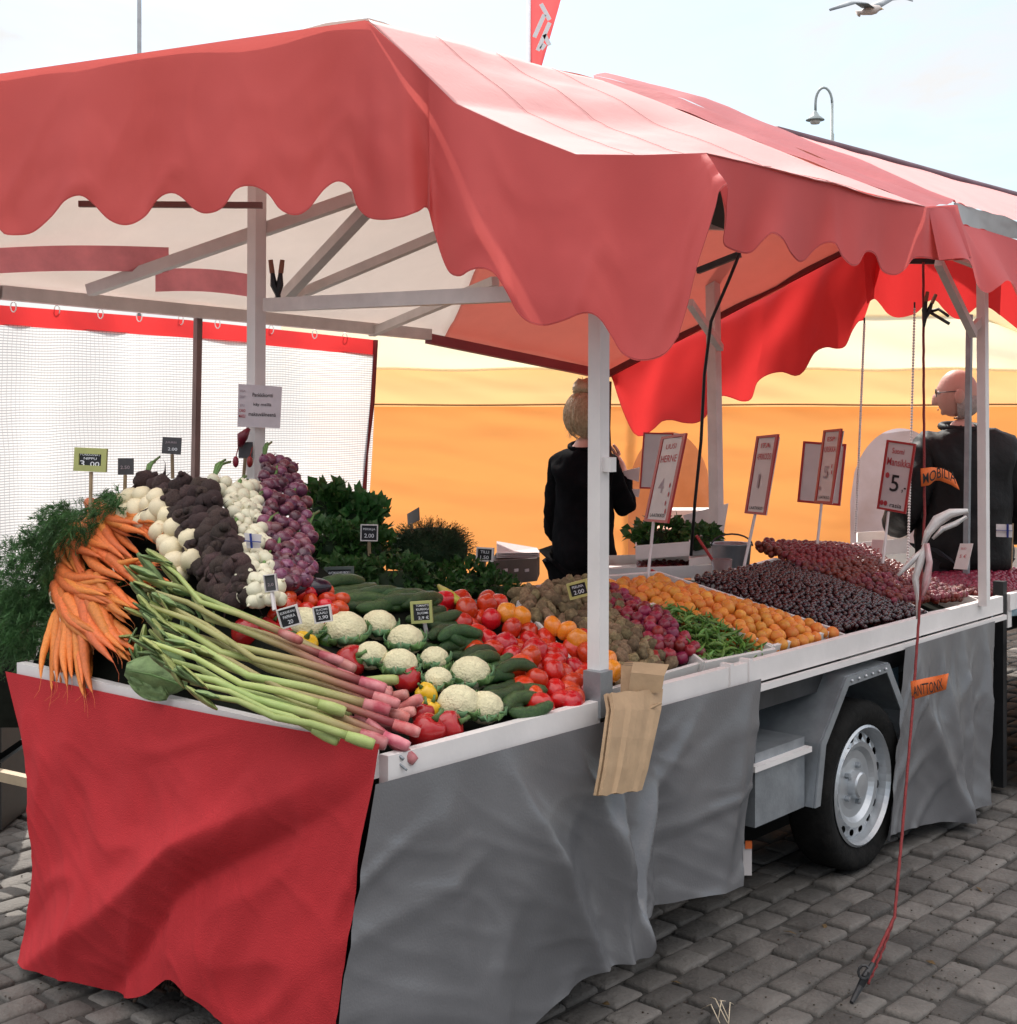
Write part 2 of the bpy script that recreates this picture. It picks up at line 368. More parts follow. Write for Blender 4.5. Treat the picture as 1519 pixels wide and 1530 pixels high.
    # fine speckle
stone_mat()
g = MB(); g.grid([[Vector((x, y, -.013)) for x in (-600, 0, 600)] for y in (-200, 100, 1500)])
build('ground', g, SAND, kind='structure')
pv = MB(); tones = []
random.seed(11)
A_, B_ = .155, .108
for iv in range(-30, 70):
    for iu in range(-20, 58):
        u0 = iu*A_+(A_/2 if iv % 2 else 0)+R(-.012, .012); v0 = iv*B_+R(-.006, .006)
        c = W(u0, v0, 0)
        if c.y < .8 or c.y > 11 or abs(c.x) > 1.2+c.y*.55: continue
        a, b = A_/2-R(.003, .007), B_/2-R(.003, .006)
        zt = R(-.006, .005); tx, ty = R(-.035, .035), R(-.035, .035); tn = R(.62, 1.35)*(1+.35*noise.noise(Vector((u0*.8, v0*.8, 3))))
        ring = []
        K = 16
        for (ins, dz) in ((0, -.02), (.001, -.008), (.004, -.003), (.011, 0)):
            pts = []
            for k in range(K):
                an = 2*math.pi*(k+.5)/K; ca, sa = math.cos(an), math.sin(an)
                e = .17
                x = (a-ins)*math.copysign(abs(ca)**e, ca); y = (b-ins)*math.copysign(abs(sa)**e, sa)
                j = 1+.075*nz((u0*9+ca, v0*9+sa, iu))
                x *= j; y *= j
                pts.append(W(u0+x, v0+y, dz+zt+(x*tx+y*ty)))
            ring += pts
        n0 = len(pv.v); pv.v += ring
        for q in range(3):
            for k in range(K): pv.f.append((n0+q*K+k, n0+q*K+(k+1) % K, n0+(q+1)*K+(k+1) % K, n0+(q+1)*K+k))
        pv.v.append(W(u0, v0, zt+.002)); cc = len(pv.v)-1
        for k in range(K): pv.f.append((n0+3*K+k, n0+3*K+(k+1) % K, cc))
        tones += [tn]*(4*K+1)
po = build('cobbled_pavement', pv, STONE, kind='structure', smooth=True)
at = po.data.attributes.new('tone', 'FLOAT', 'POINT'); at.data.foreach_set('value', tones)
random.seed(5)
# ================================================================= TRAILER
tr = thing('market_trailer', W(1.8, .9, 0), 'white railed market trailer carrying the whole vegetable display, grey mudguard and wheel', 'trailer')
b = MB()
def uvbox(b, u0, u1, v0, v1, z0, z1): return b.box(W((u0+u1)/2, (v0+v1)/2, (z0+z1)/2), U3*(u1-u0)/2, V3*(v1-v0)/2, Z3*(z1-z0)/2)
uvbox(b, .03, 3.62, .03, 1.58, .66, .76); build('deck', b, DARKM, tr)
b = MB()
uvbox(b, .0, .80, -.03, .0, .775, .845); build('front_rail', b, WHP, tr)
b = MB(); uvbox(b, .90, 3.60, -.03, .0, .775, .845); uvbox(b, 1.45, 1.47, -.036, .004, .77, .855); uvbox(b, 1.56, 1.58, -.036, .004, .77, .855)
build('front_rail', b, WHP, tr)
b = MB(); uvbox(b, .0, 3.60, -.046, -.03, .748, .768); build('lower_trim', b, WHP, tr)
b = MB(); uvbox(b, -.03, .0, .0, 1.56, .79, .872); build('end_rail', b, WHP, tr)
b = MB(); uvbox(b, .02, 3.6, 1.59, 1.62, .66, .86); build('rear_rail', b, WHP, tr)
b = MB()
for (u0, v0) in ((.15, .2), (.15, 1.5), (3.4, .2), (3.4, 1.5)):
    b = MB(); uvbox(b, u0-.03, u0+.03, v0-.03, v0+.03, .0, .66); build('support_leg', b, DARKM, tr)
b = MB(); uvbox(b, .1, 3.5, .35, .42, .5, .66); uvbox(b, .1, 3.5, 1.35, 1.42, .5, .66); uvbox(b, 2.28, 2.36, .2, 1.6, .26, .34); build('chassis', b, DARKM, tr)
b = MB(); uvbox(b, .12, .8, .25, 1.3, .0, .45); uvbox(b, .9, 1.7, .5, 1.4, .0, .5); build('stored_crate', b, BLACK, tr)
b = MB(); uvbox(b, 1.78, 3.3, .30, .33, .36, .745); build('side_panel', b, BLUE, tr)
b = MB(); uvbox(b, 1.5, 3.55, .42, .44, .015, .5); build('under_shade_sheet', b, BLACK, tr)  # black sheet added to stand for the deep shade under the trailer
# sloping display bed
bed = MB(); rows = []
NU, NV = 70, 40
def bedz(u, v):
    s = .5 if u < .8 else (.32 if u > 1.35 else .5-.18*(u-.8)/.55)
    z = min(.83+s*v, .85+1.6*(u+.03))-.085
    if u > .58 and v > .62: k = min(1, (u-.58)/.22)*min(1, (v-.62)/.1); z = z*(1-k)+.79*k
    z = min(z, 1.26)
    return z
for j in range(NV+1):
    rows.append([W(.005+3.55*i/NU, .01+1.57*j/NV, max(.765, bedz(3.55*i/NU, 1.57*j/NV))) for i in range(NU+1)])
rows = [[W(.005+3.55*i/NU, .01, .765) for i in range(NU+1)]]+rows+[[W(.005+3.55*i/NU, 1.585, .765) for i in range(NU+1)]]
bed.grid(rows); build('display_bed', bed, SOIL, tr, smooth=False)
# mudguard
fend = MB()
prof = [on_v(x, y, -.05) for x, y in ((1215, 1207), (1224, 1112), (1262, 1012), (1326, 991), (1352, 1062), (1352, 1118))]
pin = []
cen = on_v(1290, 1120, -.05)
fend.grid([[p for p in prof], [p+V3*.30 for p in prof]]); 
lip = []
for p in prof:
    d = (cen-p); q = p+d.normalized()*.035; lip.append(q)
lip[0] = prof[0]+U3*.035; lip[-1] = prof[-1]-U3*.035
fo = build('mudguard', fend, STEEL, tr, solid=.008)
l2 = MB(); l2.grid([[p-V3*.004 for p in prof], [p-V3*.004 for p in lip]]); build('lip', l2, STEEL, fo, solid=.006)
fb = MB()
q0 = on_v(1180, 992, .1); 
a1, a2 = uv(prof[0])[0], uv(prof[2])[0]
uvbox(fb, a1-.32, a1-.006, -.02, .22, prof[0].z, prof[0].z+.235)
build('mudguard_box', fb, STEEL, tr)
for k in range(6):
    b = MB(); p = lerp(lip[2], lip[3], (k+.5)/6)-V3*.012; b.sphere(lerp(p, lerp(prof[2], prof[3], (k+.5)/6), .5)-V3*.004, .006, 8, 6); build('bolt', b, RIM, fo, smooth=True)
fb3 = MB(); uvbox(fb3, a1-.36, a1+.0, -.045, .2, prof[1].z-.018, prof[1].z-.0); build('mudguard_step', fb3, WHP, tr)
# wheel
wc = W(2.335, .0, .30); wh = bpy.data.objects.new('wheel', None)
ty = MB(); ro, ri = .30, .205
ty.lathe([(ri, -.06+.0), (ri+.03, -.075), (.27, -.082), (.29, -.072), (.30, -.05), (.30, .05), (.29, .07), (ri, .08)], wc+V3*.04, V3, 56)
wt = build('wheel', ty, TYRE, tr, smooth=True)
rm = MB(); oc = wc+V3*.04
rm.lathe([(.207, -.066), (.214, -.07), (.206, -.076), (.199, -.06), (.194, -.03), (.187, -.032)], oc, V3, 48)
rm.lathe([(.150, -.050), (.134, -.046), (.118, -.030), (.09, -.028), (.052, -.034), (.046, -.060), (.040, -.066), (.0, -.068)], oc, V3, 48)
ax = V3; aa = ax.cross(Z3).normalized(); bb = ax.cross(aa)
NS = 16
for s_ in range(NS):
    t0, t1 = 2*math.pi*s_/NS, 2*math.pi*(s_+1)/NS; tm = (t0+t1)/2; r0, r1 = .150, .187
    outer = [(r0, t0), (r0, tm), (r0, t1), ((r0+r1)/2, t1), (r1, t1), (r1, tm), (r1, t0), ((r0+r1)/2, t0)]
    hc = ((r0+r1)/2)
    vs = [oc+ax*(-.050+.018*(r-r0)/(r1-r0))+(aa*math.cos(t)+bb*math.sin(t))*r for r, t in outer]
    cpt = oc-ax*.041+(aa*math.cos(tm)+bb*math.sin(tm))*hc
    er = (aa*math.cos(tm)+bb*math.sin(tm)); et = (-aa*math.sin(tm)+bb*math.cos(tm))
    angs = [(-1, -1), (-1, 0), (-1, 1), (0, 1), (1, 1), (1, 0), (1, -1), (0, -1)]
    hs = []
    for (p, q) in angs:
        l = math.hypot(p, q); hs.append(cpt+er*(.0125*p/l)+et*(.0165*q/l))
    n0 = len(rm.v); rm.v += vs+hs
    for k in range(8): rm.f.append((n0+k, n0+(k+1) % 8, n0+8+(k+1) % 8, n0+8+k))
build('rim', rm, RIM, wt, smooth=False)
hb = MB(); hb.lathe([(.19, .0), (.0, .0)], oc, V3, 24); build('brake_drum', hb, BLACK, wt)
for k in range(5):
    t = 2*math.pi*k/5; nb = MB(); nb.lathe([(.011, .0), (.011, -.018), (.0, -.02)], oc-V3*.028+(aa*math.cos(t)+bb*math.sin(t))*.068, V3, 6); build('wheel_nut', nb, STEEL, wt)
w2 = MB(); w2.lathe([(.1, -.07), (.205, -.07), (.29, -.06), (.30, .0), (.29, .06), (.2, .07)], W(2.335, 1.62, .3), V3, 32); build('wheel', w2, TYRE, tr, smooth=True)
# ------------------------------------------------- skirts
def uvcloth(name, topf, botf, axis, nx, ny, amp, m, label, cat, folds, parent=None, fold_amp=.03, seed=0):
    mb = MB(); rows = []
    for j in range(ny+1):
        t = j/ny; row = []
        for i in range(nx+1):
            s = i/nx; a, b = topf(s), botf(s); p = lerp(a, b, t)
            d = 0
            for (s0, sl, wd, am) in folds:   # ridge running from s0 at the top with slant sl
                x = abs(s-s0-sl*t)/wd; d += am*math.exp(-x**1.35)*min(1, t*2.2)
            d += fold_amp*noise.fractal(Vector((s*4+seed, t*1.3+s*1.5, seed)), 1.3, 2, 3)*min(1, t*3)
            d += .009*max(0, 1-abs(noise.noise(Vector((s*5+t*2.2, t*1.6-s*2, seed))))*5)*min(1, t*4)+.003*max(0, 1-abs(noise.noise(Vector((s*11-t*5, t*4, seed+3))))*5)*min(1, t*4)
            row.append(p-axis*d)
        rows.append(row)
    mb.grid(rows)
    return build(name, mb, m, parent, smooth=True, label=label, cat=cat)
def pl(pts, s):
    n = len(pts)-1; f = min(s*n, n-1e-6); i = int(f); return lerp(pts[i], pts[i+1], f-i)
def plx(pts, s):    # by cumulative px x
    xs = [p[0] for p in pts]; x = lerp(xs[0], xs[-1], s); return polyx(pts, x)
gt = [(561, 1172), (1137, 1014)]
gb = [(478, 1668), (700, 1600), (800, 1535), (880, 1452), (925, 1418), (955, 1378), (1010, 1350), (1104, 1322)]
uvcloth('tarpaulin_skirt', lambda s: on_v(*plx(gt, s), -.055), lambda s: (lambda q: on_v(q[0], q[1], -.07))(poly(gb, s)), V3, 120, 60, 0, GREYT,
        'grey silver tarpaulin skirt hanging from the front rail, red cloth to wheel', 'skirt',
        [(.15, .0, .05, .035), (.33, .12, .035, .05), (.50, .10, .03, .05), (.62, -.1, .03, .05), (.72, .1, .035, -.045), (.86, -.28, .05, .055), (.97, -.03, .03, .03)], fold_amp=.02, seed=3)
gt = [(1352, 968), (1486, 928)]
gb = [(1326, 1256), (1345, 1243), (1400, 1228), (1435, 1218), (1472, 1188)]
uvcloth('tarpaulin_skirt', lambda s: on_v(*plx(gt, s), -.052), lambda s: (lambda q: on_v(q[0], q[1], -.06))(poly(gb, s)), V3, 70, 50, 0, GREYT,
        'grey tarpaulin skirt hanging right of the wheel behind the red rope', 'skirt',
        [(.1, .55, .07, .045), (.4, .25, .05, .045), (.65, .1, .05, .04), (.9, 0., .05, .05)], fold_amp=.022, seed=9)
rt = [(8, 1003), (100, 1022), (280, 1060), (430, 1088), (567, 1112)]
rb = [(38, 1434), (80, 1444), (130, 1466), (180, 1490), (222, 1484), (262, 1460), (300, 1494), (345, 1540), (420, 1585), (488, 1640)]
rl = lambda s: on_u(*poly(rt, s), -.045)
uvcloth('red_cloth', rl, lambda s: on_u(*poly(rb, s), -.06), U3, 110, 80, 0, REDC,
        'plain red cloth hanging over the near end of the stall under the carrots', 'cloth',
        [(.97, -.9, .10, .05), (1.05, -.75, .06, -.035), (.5, .1, .2, .02), (.1, .05, .1, .012)], fold_amp=.03, seed=21)
# concave left edge of the red cloth is given by shifting vertices
rc = bpy.data.objects['red_cloth']; me = rc.data
for v in me.vertices:
    i = v.index % 111; j = v.index//111; s = i/110; t = j/80
    k = math.exp(-s/.18)*math.sin(math.pi*min(1, t*1.05))*.10
    v.co += -V3*k*(1 if t < .98 else 0)
    if s > .8: v.co += V3*.0
# ------------------------------------------------- second stall at the right
t2 = thing('market_trailer', W(4.6, .6, 0), 'second market trailer cut off by the right edge, with grey skirt', 'trailer')
b = MB(); uvbox(b, 3.68, 6.6, -.03, .0, .775, .845); build('front_rail', b, WHP, t2)
b = MB(); uvbox(b, 3.68, 3.72, -.02, 1.6, .70, .82); build('end_rail', b, WHP, t2)
b = MB(); uvbox(b, 3.70, 6.6, .0, 1.6, .68, .75); build('deck', b, DARKM, t2)
b = MB(); uvbox(b, 3.64, 3.68, -.015, .03, .02, .9); build('post_leg', b, BLACK, t2)
b = MB(); uvbox(b, 3.62, 3.9, .1, .5, .0, .68); build('stored_crate', b, BLACK, t2)
b = MB(); uvbox(b, 3.7, 4.3, -.075, -.055, .58, .64); build('draw_bar', b, BLACK, t2)
uvcloth('tarpaulin_skirt', lambda s: W(3.73+s*2.8, -.045, .77), lambda s: W(3.73+s*2.8, -.06, .02), V3, 60, 30, 0, GREYT,
        'grey tarpaulin skirt of the second trailer at the right edge', 'skirt', [(.1, 0, .03, .04), (.2, .1, .04, .03)], seed=14, fold_amp=.04)
# ================================================================= CANOPY
cn_ = thing('market_canopy', W(1.5, .8, 0), 'large red canopy with scalloped valance over the vegetable stall', 'canopy')
topcurve = [(550, 30, 4.15), (612, 88, 4.05), (680, 155, 3.95), (770, 196, 3.80), (860, 231, 3.65), (960, 232, 3.5), (1055, 229, 3.37)]
far = [(900, 121, 4.97), (980, 151, 4.85), (1060, 184, 4.73), (1140, 216, 4.6), (1220, 248, 4.5), (1300, 278, 4.37), (1382, 309, 4.25)]
def pseg(pts, t):
    n = len(pts)-1; f = min(t*n, n-1e-6); i = int(f); f -= i
    return tuple(lerp(a, b, f) for a, b in zip(pts[i], pts[i+1]))
mb = MB(); rows = []
for j in range(49):
    t = j/48; row = []
    a, c = P(*pseg(topcurve, t)), P(*pseg(far, t))
    for i in range(61):
        s = i/60; p = lerp(a, c, s)
        e = math.sin(math.pi*s)
        z = -.018*e*math.sin(math.pi*t) + .010*noise.fractal(Vector((s*3+t*2.0, t*7, 1)), 1, 2, 4)*e + .005*math.sin((t*9+s*2.5)*2.2)*e
        row.append(p+Vector((0, 0, z)))
    rows.append(row)
RT_ = rows  # roof cloth is paler than the valance: sunlight put into its colour
mb.grid(rows); build('roof_cloth', mb, mat('sunlit_pink_tarpaulin', (.60, .29, .28), .6, .06, 2.5, .12, 60, .2, (.8, .2, .2)), cn_, smooth=True, label='sunlit pink front slope of the roof', solid=.002)
for i in (15, 30, 45): 
    b = MB(); b.tube([r[i]+Vector((0, -.002, .003)) for r in RT_], .0009, 5); build('roof_seam', b, mat('roof_seam_thread', (.52, .23, .22), .7), cn_, smooth=True)
# rear slope, seen from below: white lining at the left, pink at the right
ridge = [(-260, 150, 4.62), (0, 111, 4.48), (275, 71, 4.32), (550, 31, 4.17), (725, 78, 4.6), (900, 122, 5.0), (1150, 206, 5.6), (1400, 292, 6.2)]
rear = [(-260, 400, 5.0), (-20, 428, 5.15), (220, 450, 5.55), (430, 473, 6.0), (600, 498, 6.5), (700, 514, 6.8), (800, 534, 7.1), (903, 556, 7.4)]
for nm, t0, t1, m, lb in (('roof_lining', 0, .66, WHU, 'whitish underside of the rear slope with painted bands of pink light'), ('roof_lining', .66, 1, PINKU, 'pink glowing underside of the rear slope')):
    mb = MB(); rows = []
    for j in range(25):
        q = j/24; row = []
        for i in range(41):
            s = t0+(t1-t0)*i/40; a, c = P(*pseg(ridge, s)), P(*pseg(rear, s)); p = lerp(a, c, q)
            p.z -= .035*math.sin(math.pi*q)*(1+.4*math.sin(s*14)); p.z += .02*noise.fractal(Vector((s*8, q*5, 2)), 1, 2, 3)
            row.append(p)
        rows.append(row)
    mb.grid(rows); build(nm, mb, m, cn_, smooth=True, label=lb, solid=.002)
# pink strips painting the red light that shines through the lining
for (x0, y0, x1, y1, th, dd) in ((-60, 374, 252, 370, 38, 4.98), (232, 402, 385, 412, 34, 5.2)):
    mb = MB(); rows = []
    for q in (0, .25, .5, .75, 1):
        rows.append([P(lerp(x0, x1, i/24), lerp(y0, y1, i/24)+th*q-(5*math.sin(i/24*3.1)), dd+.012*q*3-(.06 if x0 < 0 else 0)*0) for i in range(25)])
    mb.grid(rows); build('pink_light_band', mb, mat('pink_through_light', (.70, .25, .28), .6, .2, 6, transl=.5), cn_, smooth=True)
# big valance hanging from the near end
vb = [(-120, 352), (-60, 372), (-20, 330), (2, 345), (7, 350), (20, 352), (50, 348), (80, 325), (100, 302), (122, 294), (140, 305), (165, 330), (190, 337), (215, 325), (235, 296), (255, 288), (272, 296), (290, 313), (310, 320), (335, 312), (355, 285), (378, 279),
      (400, 290), (418, 313), (440, 322), (460, 312), (485, 280), (505, 270), (524, 282), (533, 308), (550, 326), (577, 332), (605, 328), (625, 318), (637, 309), (646, 340), (660, 385), (672, 408), (688, 414), (703, 406), (722, 403), (740, 412), (758, 440), (772, 466),
      (790, 482), (815, 487), (845, 479), (865, 471), (882, 470), (897, 480), (912, 503), (930, 530), (957, 540), (990, 531), (1012, 503)]
tail = [(1026, 458), (1040, 402), (1056, 352), (1068, 312), (1074, 287), (1086, 277)]
vtop = [(-120, 128, 4.55), (0, 110, 4.46), (275, 70, 4.3), (548, 30, 4.14)]+topcurve[1:]
def vfind(x): return polyx(vtop, x)
mb = MB(); cols = []
allb = vb+tail
full = smooth(vb, 5)[:-1]+smooth([vb[-1]]+tail, 6)
for (x, y) in full:
    tx = x if x < 990 else 990+(x-990)*.68
    tx = min(tx, 1055)
    t_ = vfind(tx)
    a = P(t_[0], t_[1], t_[2]); dz = t_[2]
    bd = dz-.05-.02*math.sin(x/55.)-(.0 if x < 640 else .05)
    c = P(x, y, bd)
    col = []
    for j in range(19):
        q = j/18; p = lerp(a, c, q)
        fx = 0
        for (x0, sl, wd, am) in ((560, 25, 30, .05), (640, 10, 26, -.06), (500, -20, 30, -.03), (700, 0, 40, .03), (600, 20, 18, .03), (820, 60, 60, .02), (1000, -10, 40, .03), (120, 10, 50, .02), (330, 5, 40, .02), (230, 0, 30, -.02)):
            xx = (lerp(tx, x, q)-x0-sl*q)/wd; fx += am*math.exp(-xx*xx)
        fx = fx*min(1, q*1.6)+.012*noise.fractal(Vector((x*.012, q*3, 4)), 1, 2, 3)*q+.010*max(0, 1-abs(noise.noise(Vector((x*.008+q*1.2, q*1.4-x*.003, 9))))*6)*q
        col.append(p-Vector((0, fx, 0)))
    cols.append(col)
mb.grid(cols); build('end_valance', mb, REDF, cn_, smooth=True, label='tall scalloped faded red valance across the near end')
HEM = mat('red_hem_thread', (.46, .07, .07), .7, .1, 8)
hem(cols, cn_, HEM)
# eave valance along the front
eb = [(1086, 284), (1084, 310), (1082, 340), (1079, 365), (1090, 374), (1108, 378), (1125, 376), (1138, 362), (1152, 350), (1166, 358), (1178, 378), (1192, 391), (1204, 388), (1217, 374), (1232, 364), (1246, 366), (1256, 385), (1270, 398), (1282, 395), (1294, 377), (1308, 380), (1318, 405), (1335, 412), (1350, 403), (1362, 388), (1378, 385), (1400, 388), (1425, 390), (1450, 386)]
et = [(1057, 231, 3.38), (1120, 246, 3.52), (1220, 270, 3.78), (1320, 294, 4.07), (1381, 309, 4.25), (1425, 306, 4.6)]
mb = MB(); cols = []
full = smooth(eb, 4); Lf = len(full)
for i, (x, y) in enumerate(full):
    s = i/(Lf-1); tx = 1057+(1425-1057)*max(0, (s-.06)/.94)**.95
    t_ = polyx(et, tx); a = P(*t_); c = P(x, y, lerp(t_[2], polyx(et, x)[2], .5)-.03-.02*math.sin(x/20.))
    cols.append([lerp(a, c, j/12)-Vector((0, .015*math.sin(x*.07+j*.12)*j/12+.012*noise.noise(Vector((x*.03, j*.1, 7)))*j/12, 0)) for j in range(13)])
mb.grid(cols); build('front_valance', mb, REDF, cn_, smooth=True, label='short scalloped valance along the front eave')
hem(cols, cn_, HEM)
# sun-lit red valance at the far end
sb = [(913, 562), (922, 590), (934, 622), (946, 645), (957, 655), (975, 650), (990, 634), (1005, 628), (1022, 634), (1040, 640)][:9]
sb = [(913, 562), (922, 590), (934, 622), (948, 648), (962, 652), (980, 640), (990, 630), (1004, 628), (1020, 632), (1038, 632), (1052, 622), (1062, 600), (1075, 592), (1090, 594), (1110, 600), (1125, 596), (1134, 572), (1150, 560), (1170, 556), (1188, 562), (1200, 555), (1214, 528), (1230, 520), (1245, 522), (1260, 518), (1272, 495), (1284, 480), (1293, 478)]
mb = MB(); cols = []
C0, C1 = (905, 557, 7.38), (1330, 329, 6.35)
full = smooth(sb, 5)
for (x, y) in full:
    s = (x-913)/(1293-913); t_ = tuple(lerp(p, q, s) for p, q in zip(C0, C1)); a = P(*t_); c = P(x, y, t_[2]-.05)
    cols.append([lerp(a, c, j/12)-Vector((0, .06*math.sin(x*.035+j*.2)*j/12+.02*noise.noise(Vector((x*.03, j*.2, 3))), 0)) for j in range(13)])
mb.grid(cols); build('far_valance', mb, REDT, cn_, smooth=True, label='bright red valance lit through from behind at the far end')
hem(cols, cn_, HEM)
sb2 = [(1293, 455), (1305, 447), (1316, 455), (1328, 468), (1342, 474), (1358, 472), (1370, 466), (1382, 452), (1395, 450), (1408, 462), (1425, 474), (1440, 476), (1452, 466), (1462, 458), (1475, 460), (1490, 472)]
mb = MB(); cols = []
for k in range(61):
    s = k/60; x, y = poly(sb2, s)
    a = P(lerp(1285, 1500, s), 318, lerp(6.3, 6.6, s)); c = P(x, y, lerp(6.28, 6.5, s))
    cols.append([lerp(a, c, j/8)-Vector((0, .03*math.sin(x*.06)*j/8, 0)) for j in range(9)])
mb.grid(cols); build('far_valance', mb, REDT, cn_, smooth=True, label='bright red valance continuing right of the fold')
# beams and posts
def beam(name, pts, w_, m=BEAM, par=None, lb=None, h=None):
    b = MB()
    for a, c in zip(pts, pts[1:]): b.beam(P(*a), P(*c), w_, h)
    return build(name, b, m, par or cn_, label=lb)
beam('rear_beam', [(-200, 418, 4.95), (0, 437, 5.1), (380, 474, 5.85), (640, 500, 6.5)], .05)
beam('rear_beam', [(640, 506, 6.5), (903, 560, 7.35)], .045, mat('red_tube_sleeve', (.30, .07, .08), .6, .1, 6))
beam('gable_bar', [(905, 561, 7.3), (1250, 380, 6.5), (1340, 333, 6.3)], .03, mat('dark_red_seam', (.16, .02, .02), .6, .1, 6))
beam('rafter', [(134, 434, 5.1), (530, 296, 4.75)], .042)
beam('rafter', [(418, 452, 5.3), (560, 300, 4.7)], .04)
beam('rafter', [(430, 447, 5.35), (660, 350, 5.0)], .034)
beam('rafter', [(555, 497, 6.3), (740, 420, 5.6)], .036)
beam('cross_beam', [(400, 456, 4.80), (893, 434, 3.88)], .045)
beam('hanging_bar', [(118, 305, 4.6), (392, 307, 4.62)], .02, BEAMB)
beam('eave_bar', [(893, 330, 3.86), (1330, 345, 4.9), (1470, 400, 5.72)], .03)
def post(x0, y0, x1, y1, d, w_, m=WHP, par=None, lb=None):
    b = MB(); b.beam(P(x0, y0, d), P(x1, y1, d), w_, w_, side=U3); return build('post', b, m, par or cn_, label=lb)
post(384, 265, 381, 830, 4.83, .046, lb='near rear post carrying the paper notice')
pfr = post(895, 300, 893, 1062, 3.865, .042, lb='white front post beside the tomatoes')
b = MB(); c0 = P(893, 1035, 3.84); b.box(c0, U3*.027, V3*.03, Z3*.062); build('post_bracket', b, STEEL, cn_)
b = MB(); b.box(P(907, 694, 3.85), U3*.012, V3*.022, Z3*.02); build('post_clip', b, WHP, cn_)
post(1063, 330, 1071, 832, 6.6, .05, BEAM, lb='far rear post beside the hanging cable')
post(1467, 395, 1470, 905, 5.72, .036, lb='white front post at the far end')
post(296, 465, 287, 980, 5.7, .026, BEAMB, lb='thin brownish pole in front of the mesh curtain')
post(1448, 470, 1443, 880, 6.5, .024, STEEL, lb='thin metal pole in front of the man')
beam('brace', [(1402, 392, 5.3), (1454, 500, 5.7)], .03, BEAM)
beam('brace', [(1452, 492, 5.70), (1466, 478, 5.72)], .03, BEAM)
beam('brace', [(1030, 452, 6.0), (1076, 520, 6.55)], .03, BEAM)
beam('hinge_bar', [(1042, 405, 5.2), (1105, 380, 5.1)], .022, DARKM)
b = MB(); b.add([P(1062, 335, 3.9), P(1075, 278, 3.6), P(1088, 345, 3.9), P(1075, 338, 4.3)], [(0, 1, 2), (0, 2, 3), (1, 3, 2), (0, 3, 1)]); build('dark_gap_shade', b, BLACK, cn_)  # black solid standing for the shade in the gap between the valances
b = MB(); b.beam(P(1345, 390, 5.3), P(1405, 391, 5.35), .02); build('hanging_bar', b, DARKM, cn_)
# second canopy
c2 = thing('market_canopy', P(1500, 900, 6.6), 'second red canopy farther along, cut off by the right edge', 'canopy')
c2.location.z = 0
ra = [(884, 113, 5.05), (1170, 203, 6.0), (1260, 240, 5.6), (1425, 303, 4.75)]
def strip2(name, upper, lower, m, lb, n=40, sag=.0):
    mb = MB(); rows = []
    for j in range(7):
        q = j/6; row = []
        for i in range(n+1):
            s = i/n; p = lerp(P(*pseg(upper, s)), P(*pseg(lower, s)), q); p.z += sag*math.sin(math.pi*q)+.008*nz((s*9, q*3, 5)); row.append(p)
        rows.append(row)
    mb.grid(rows); return build(name, mb, m, c2, smooth=True, label=lb)
DR = mat('shaded_red_fold', (.30, .03, .035), .55, .1, 5, .2, 40, .15, (.6, .04, .05))  # darker red puts the shade on the folds into the cloth colour
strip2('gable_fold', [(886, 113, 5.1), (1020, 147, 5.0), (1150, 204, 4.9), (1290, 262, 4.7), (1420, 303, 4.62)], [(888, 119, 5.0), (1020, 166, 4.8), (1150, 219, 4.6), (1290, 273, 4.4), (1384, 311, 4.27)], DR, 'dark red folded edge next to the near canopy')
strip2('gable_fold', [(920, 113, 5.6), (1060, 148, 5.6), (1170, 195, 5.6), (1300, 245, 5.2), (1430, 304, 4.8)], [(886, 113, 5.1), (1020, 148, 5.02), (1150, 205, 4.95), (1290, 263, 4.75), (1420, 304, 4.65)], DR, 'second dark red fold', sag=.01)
strip2('roof_cloth', [(1168, 197, 6.4), (1300, 233, 6.9), (1450, 274, 7.5), (1700, 342, 8.6)], [(1428, 303, 4.8), (1470, 316, 5.1), (1530, 334, 5.5), (1700, 380, 6.5)], MATS['sunlit_pink_tarpaulin'], 'sunlit pink front slope of the second roof')
b = MB(); b.tube([P(x, y-1, d) for x, y, d in ((1160, 196, 6.4), (1300, 233, 6.9), (1450, 275, 7.5), (1700, 342, 8.6))], .022, 8); build('ridge_tube', b, mat('ridge_purple_grey', (.14, .08, .10), .6, .2, 6), c2, smooth=True)  # dark purple-grey tube along the ridge line
strip2('gutter', [(1424, 303, 4.79), (1470, 315, 5.09), (1530, 333, 5.5), (1700, 379, 6.5)], [(1437, 336, 4.88), (1475, 345, 5.18), (1530, 362, 5.58), (1700, 404, 6.58)], mat('grey_gutter_metal', (.42, .42, .42), .5, .1, 5), 'grey metal gutter along the front eave')
mb = MB(); cols = []
v2 = [(1405, 388), (1440, 388), (1452, 400), (1462, 425), (1478, 437), (1492, 428), (1502, 420), (1512, 430), (1522, 455), (1540, 462), (1560, 450), (1590, 440), (1620, 470), (1680, 480)]
for k in range(81):
    s = k/80; x, y = poly(v2, s)
    t_ = pseg([(1386, 309, 4.3), (1430, 306, 4.65), (1437, 336, 4.86), (1475, 345, 5.16), (1530, 362, 5.56), (1700, 404, 6.5)], s)
    a = P(*t_); c = P(x, y, t_[2]-.04)
    cols.append([lerp(a, c, j/9)-Vector((0, .025*math.sin(x*.08)*j/9, 0)) for j in range(10)])
mb.grid(cols); build('front_valance', mb, REDF, c2, smooth=True)
mb = MB(); mb.grid([[P(x, y0, 7.) for x in (1470, 1520, 1600, 1700)] for y0 in (400, 440)]+[[P(1470, 452, 7), P(1520, 492, 7), P(1600, 500, 7), P(1700, 520, 7)]]); build('far_valance', mb, REDT, c2, smooth=True)
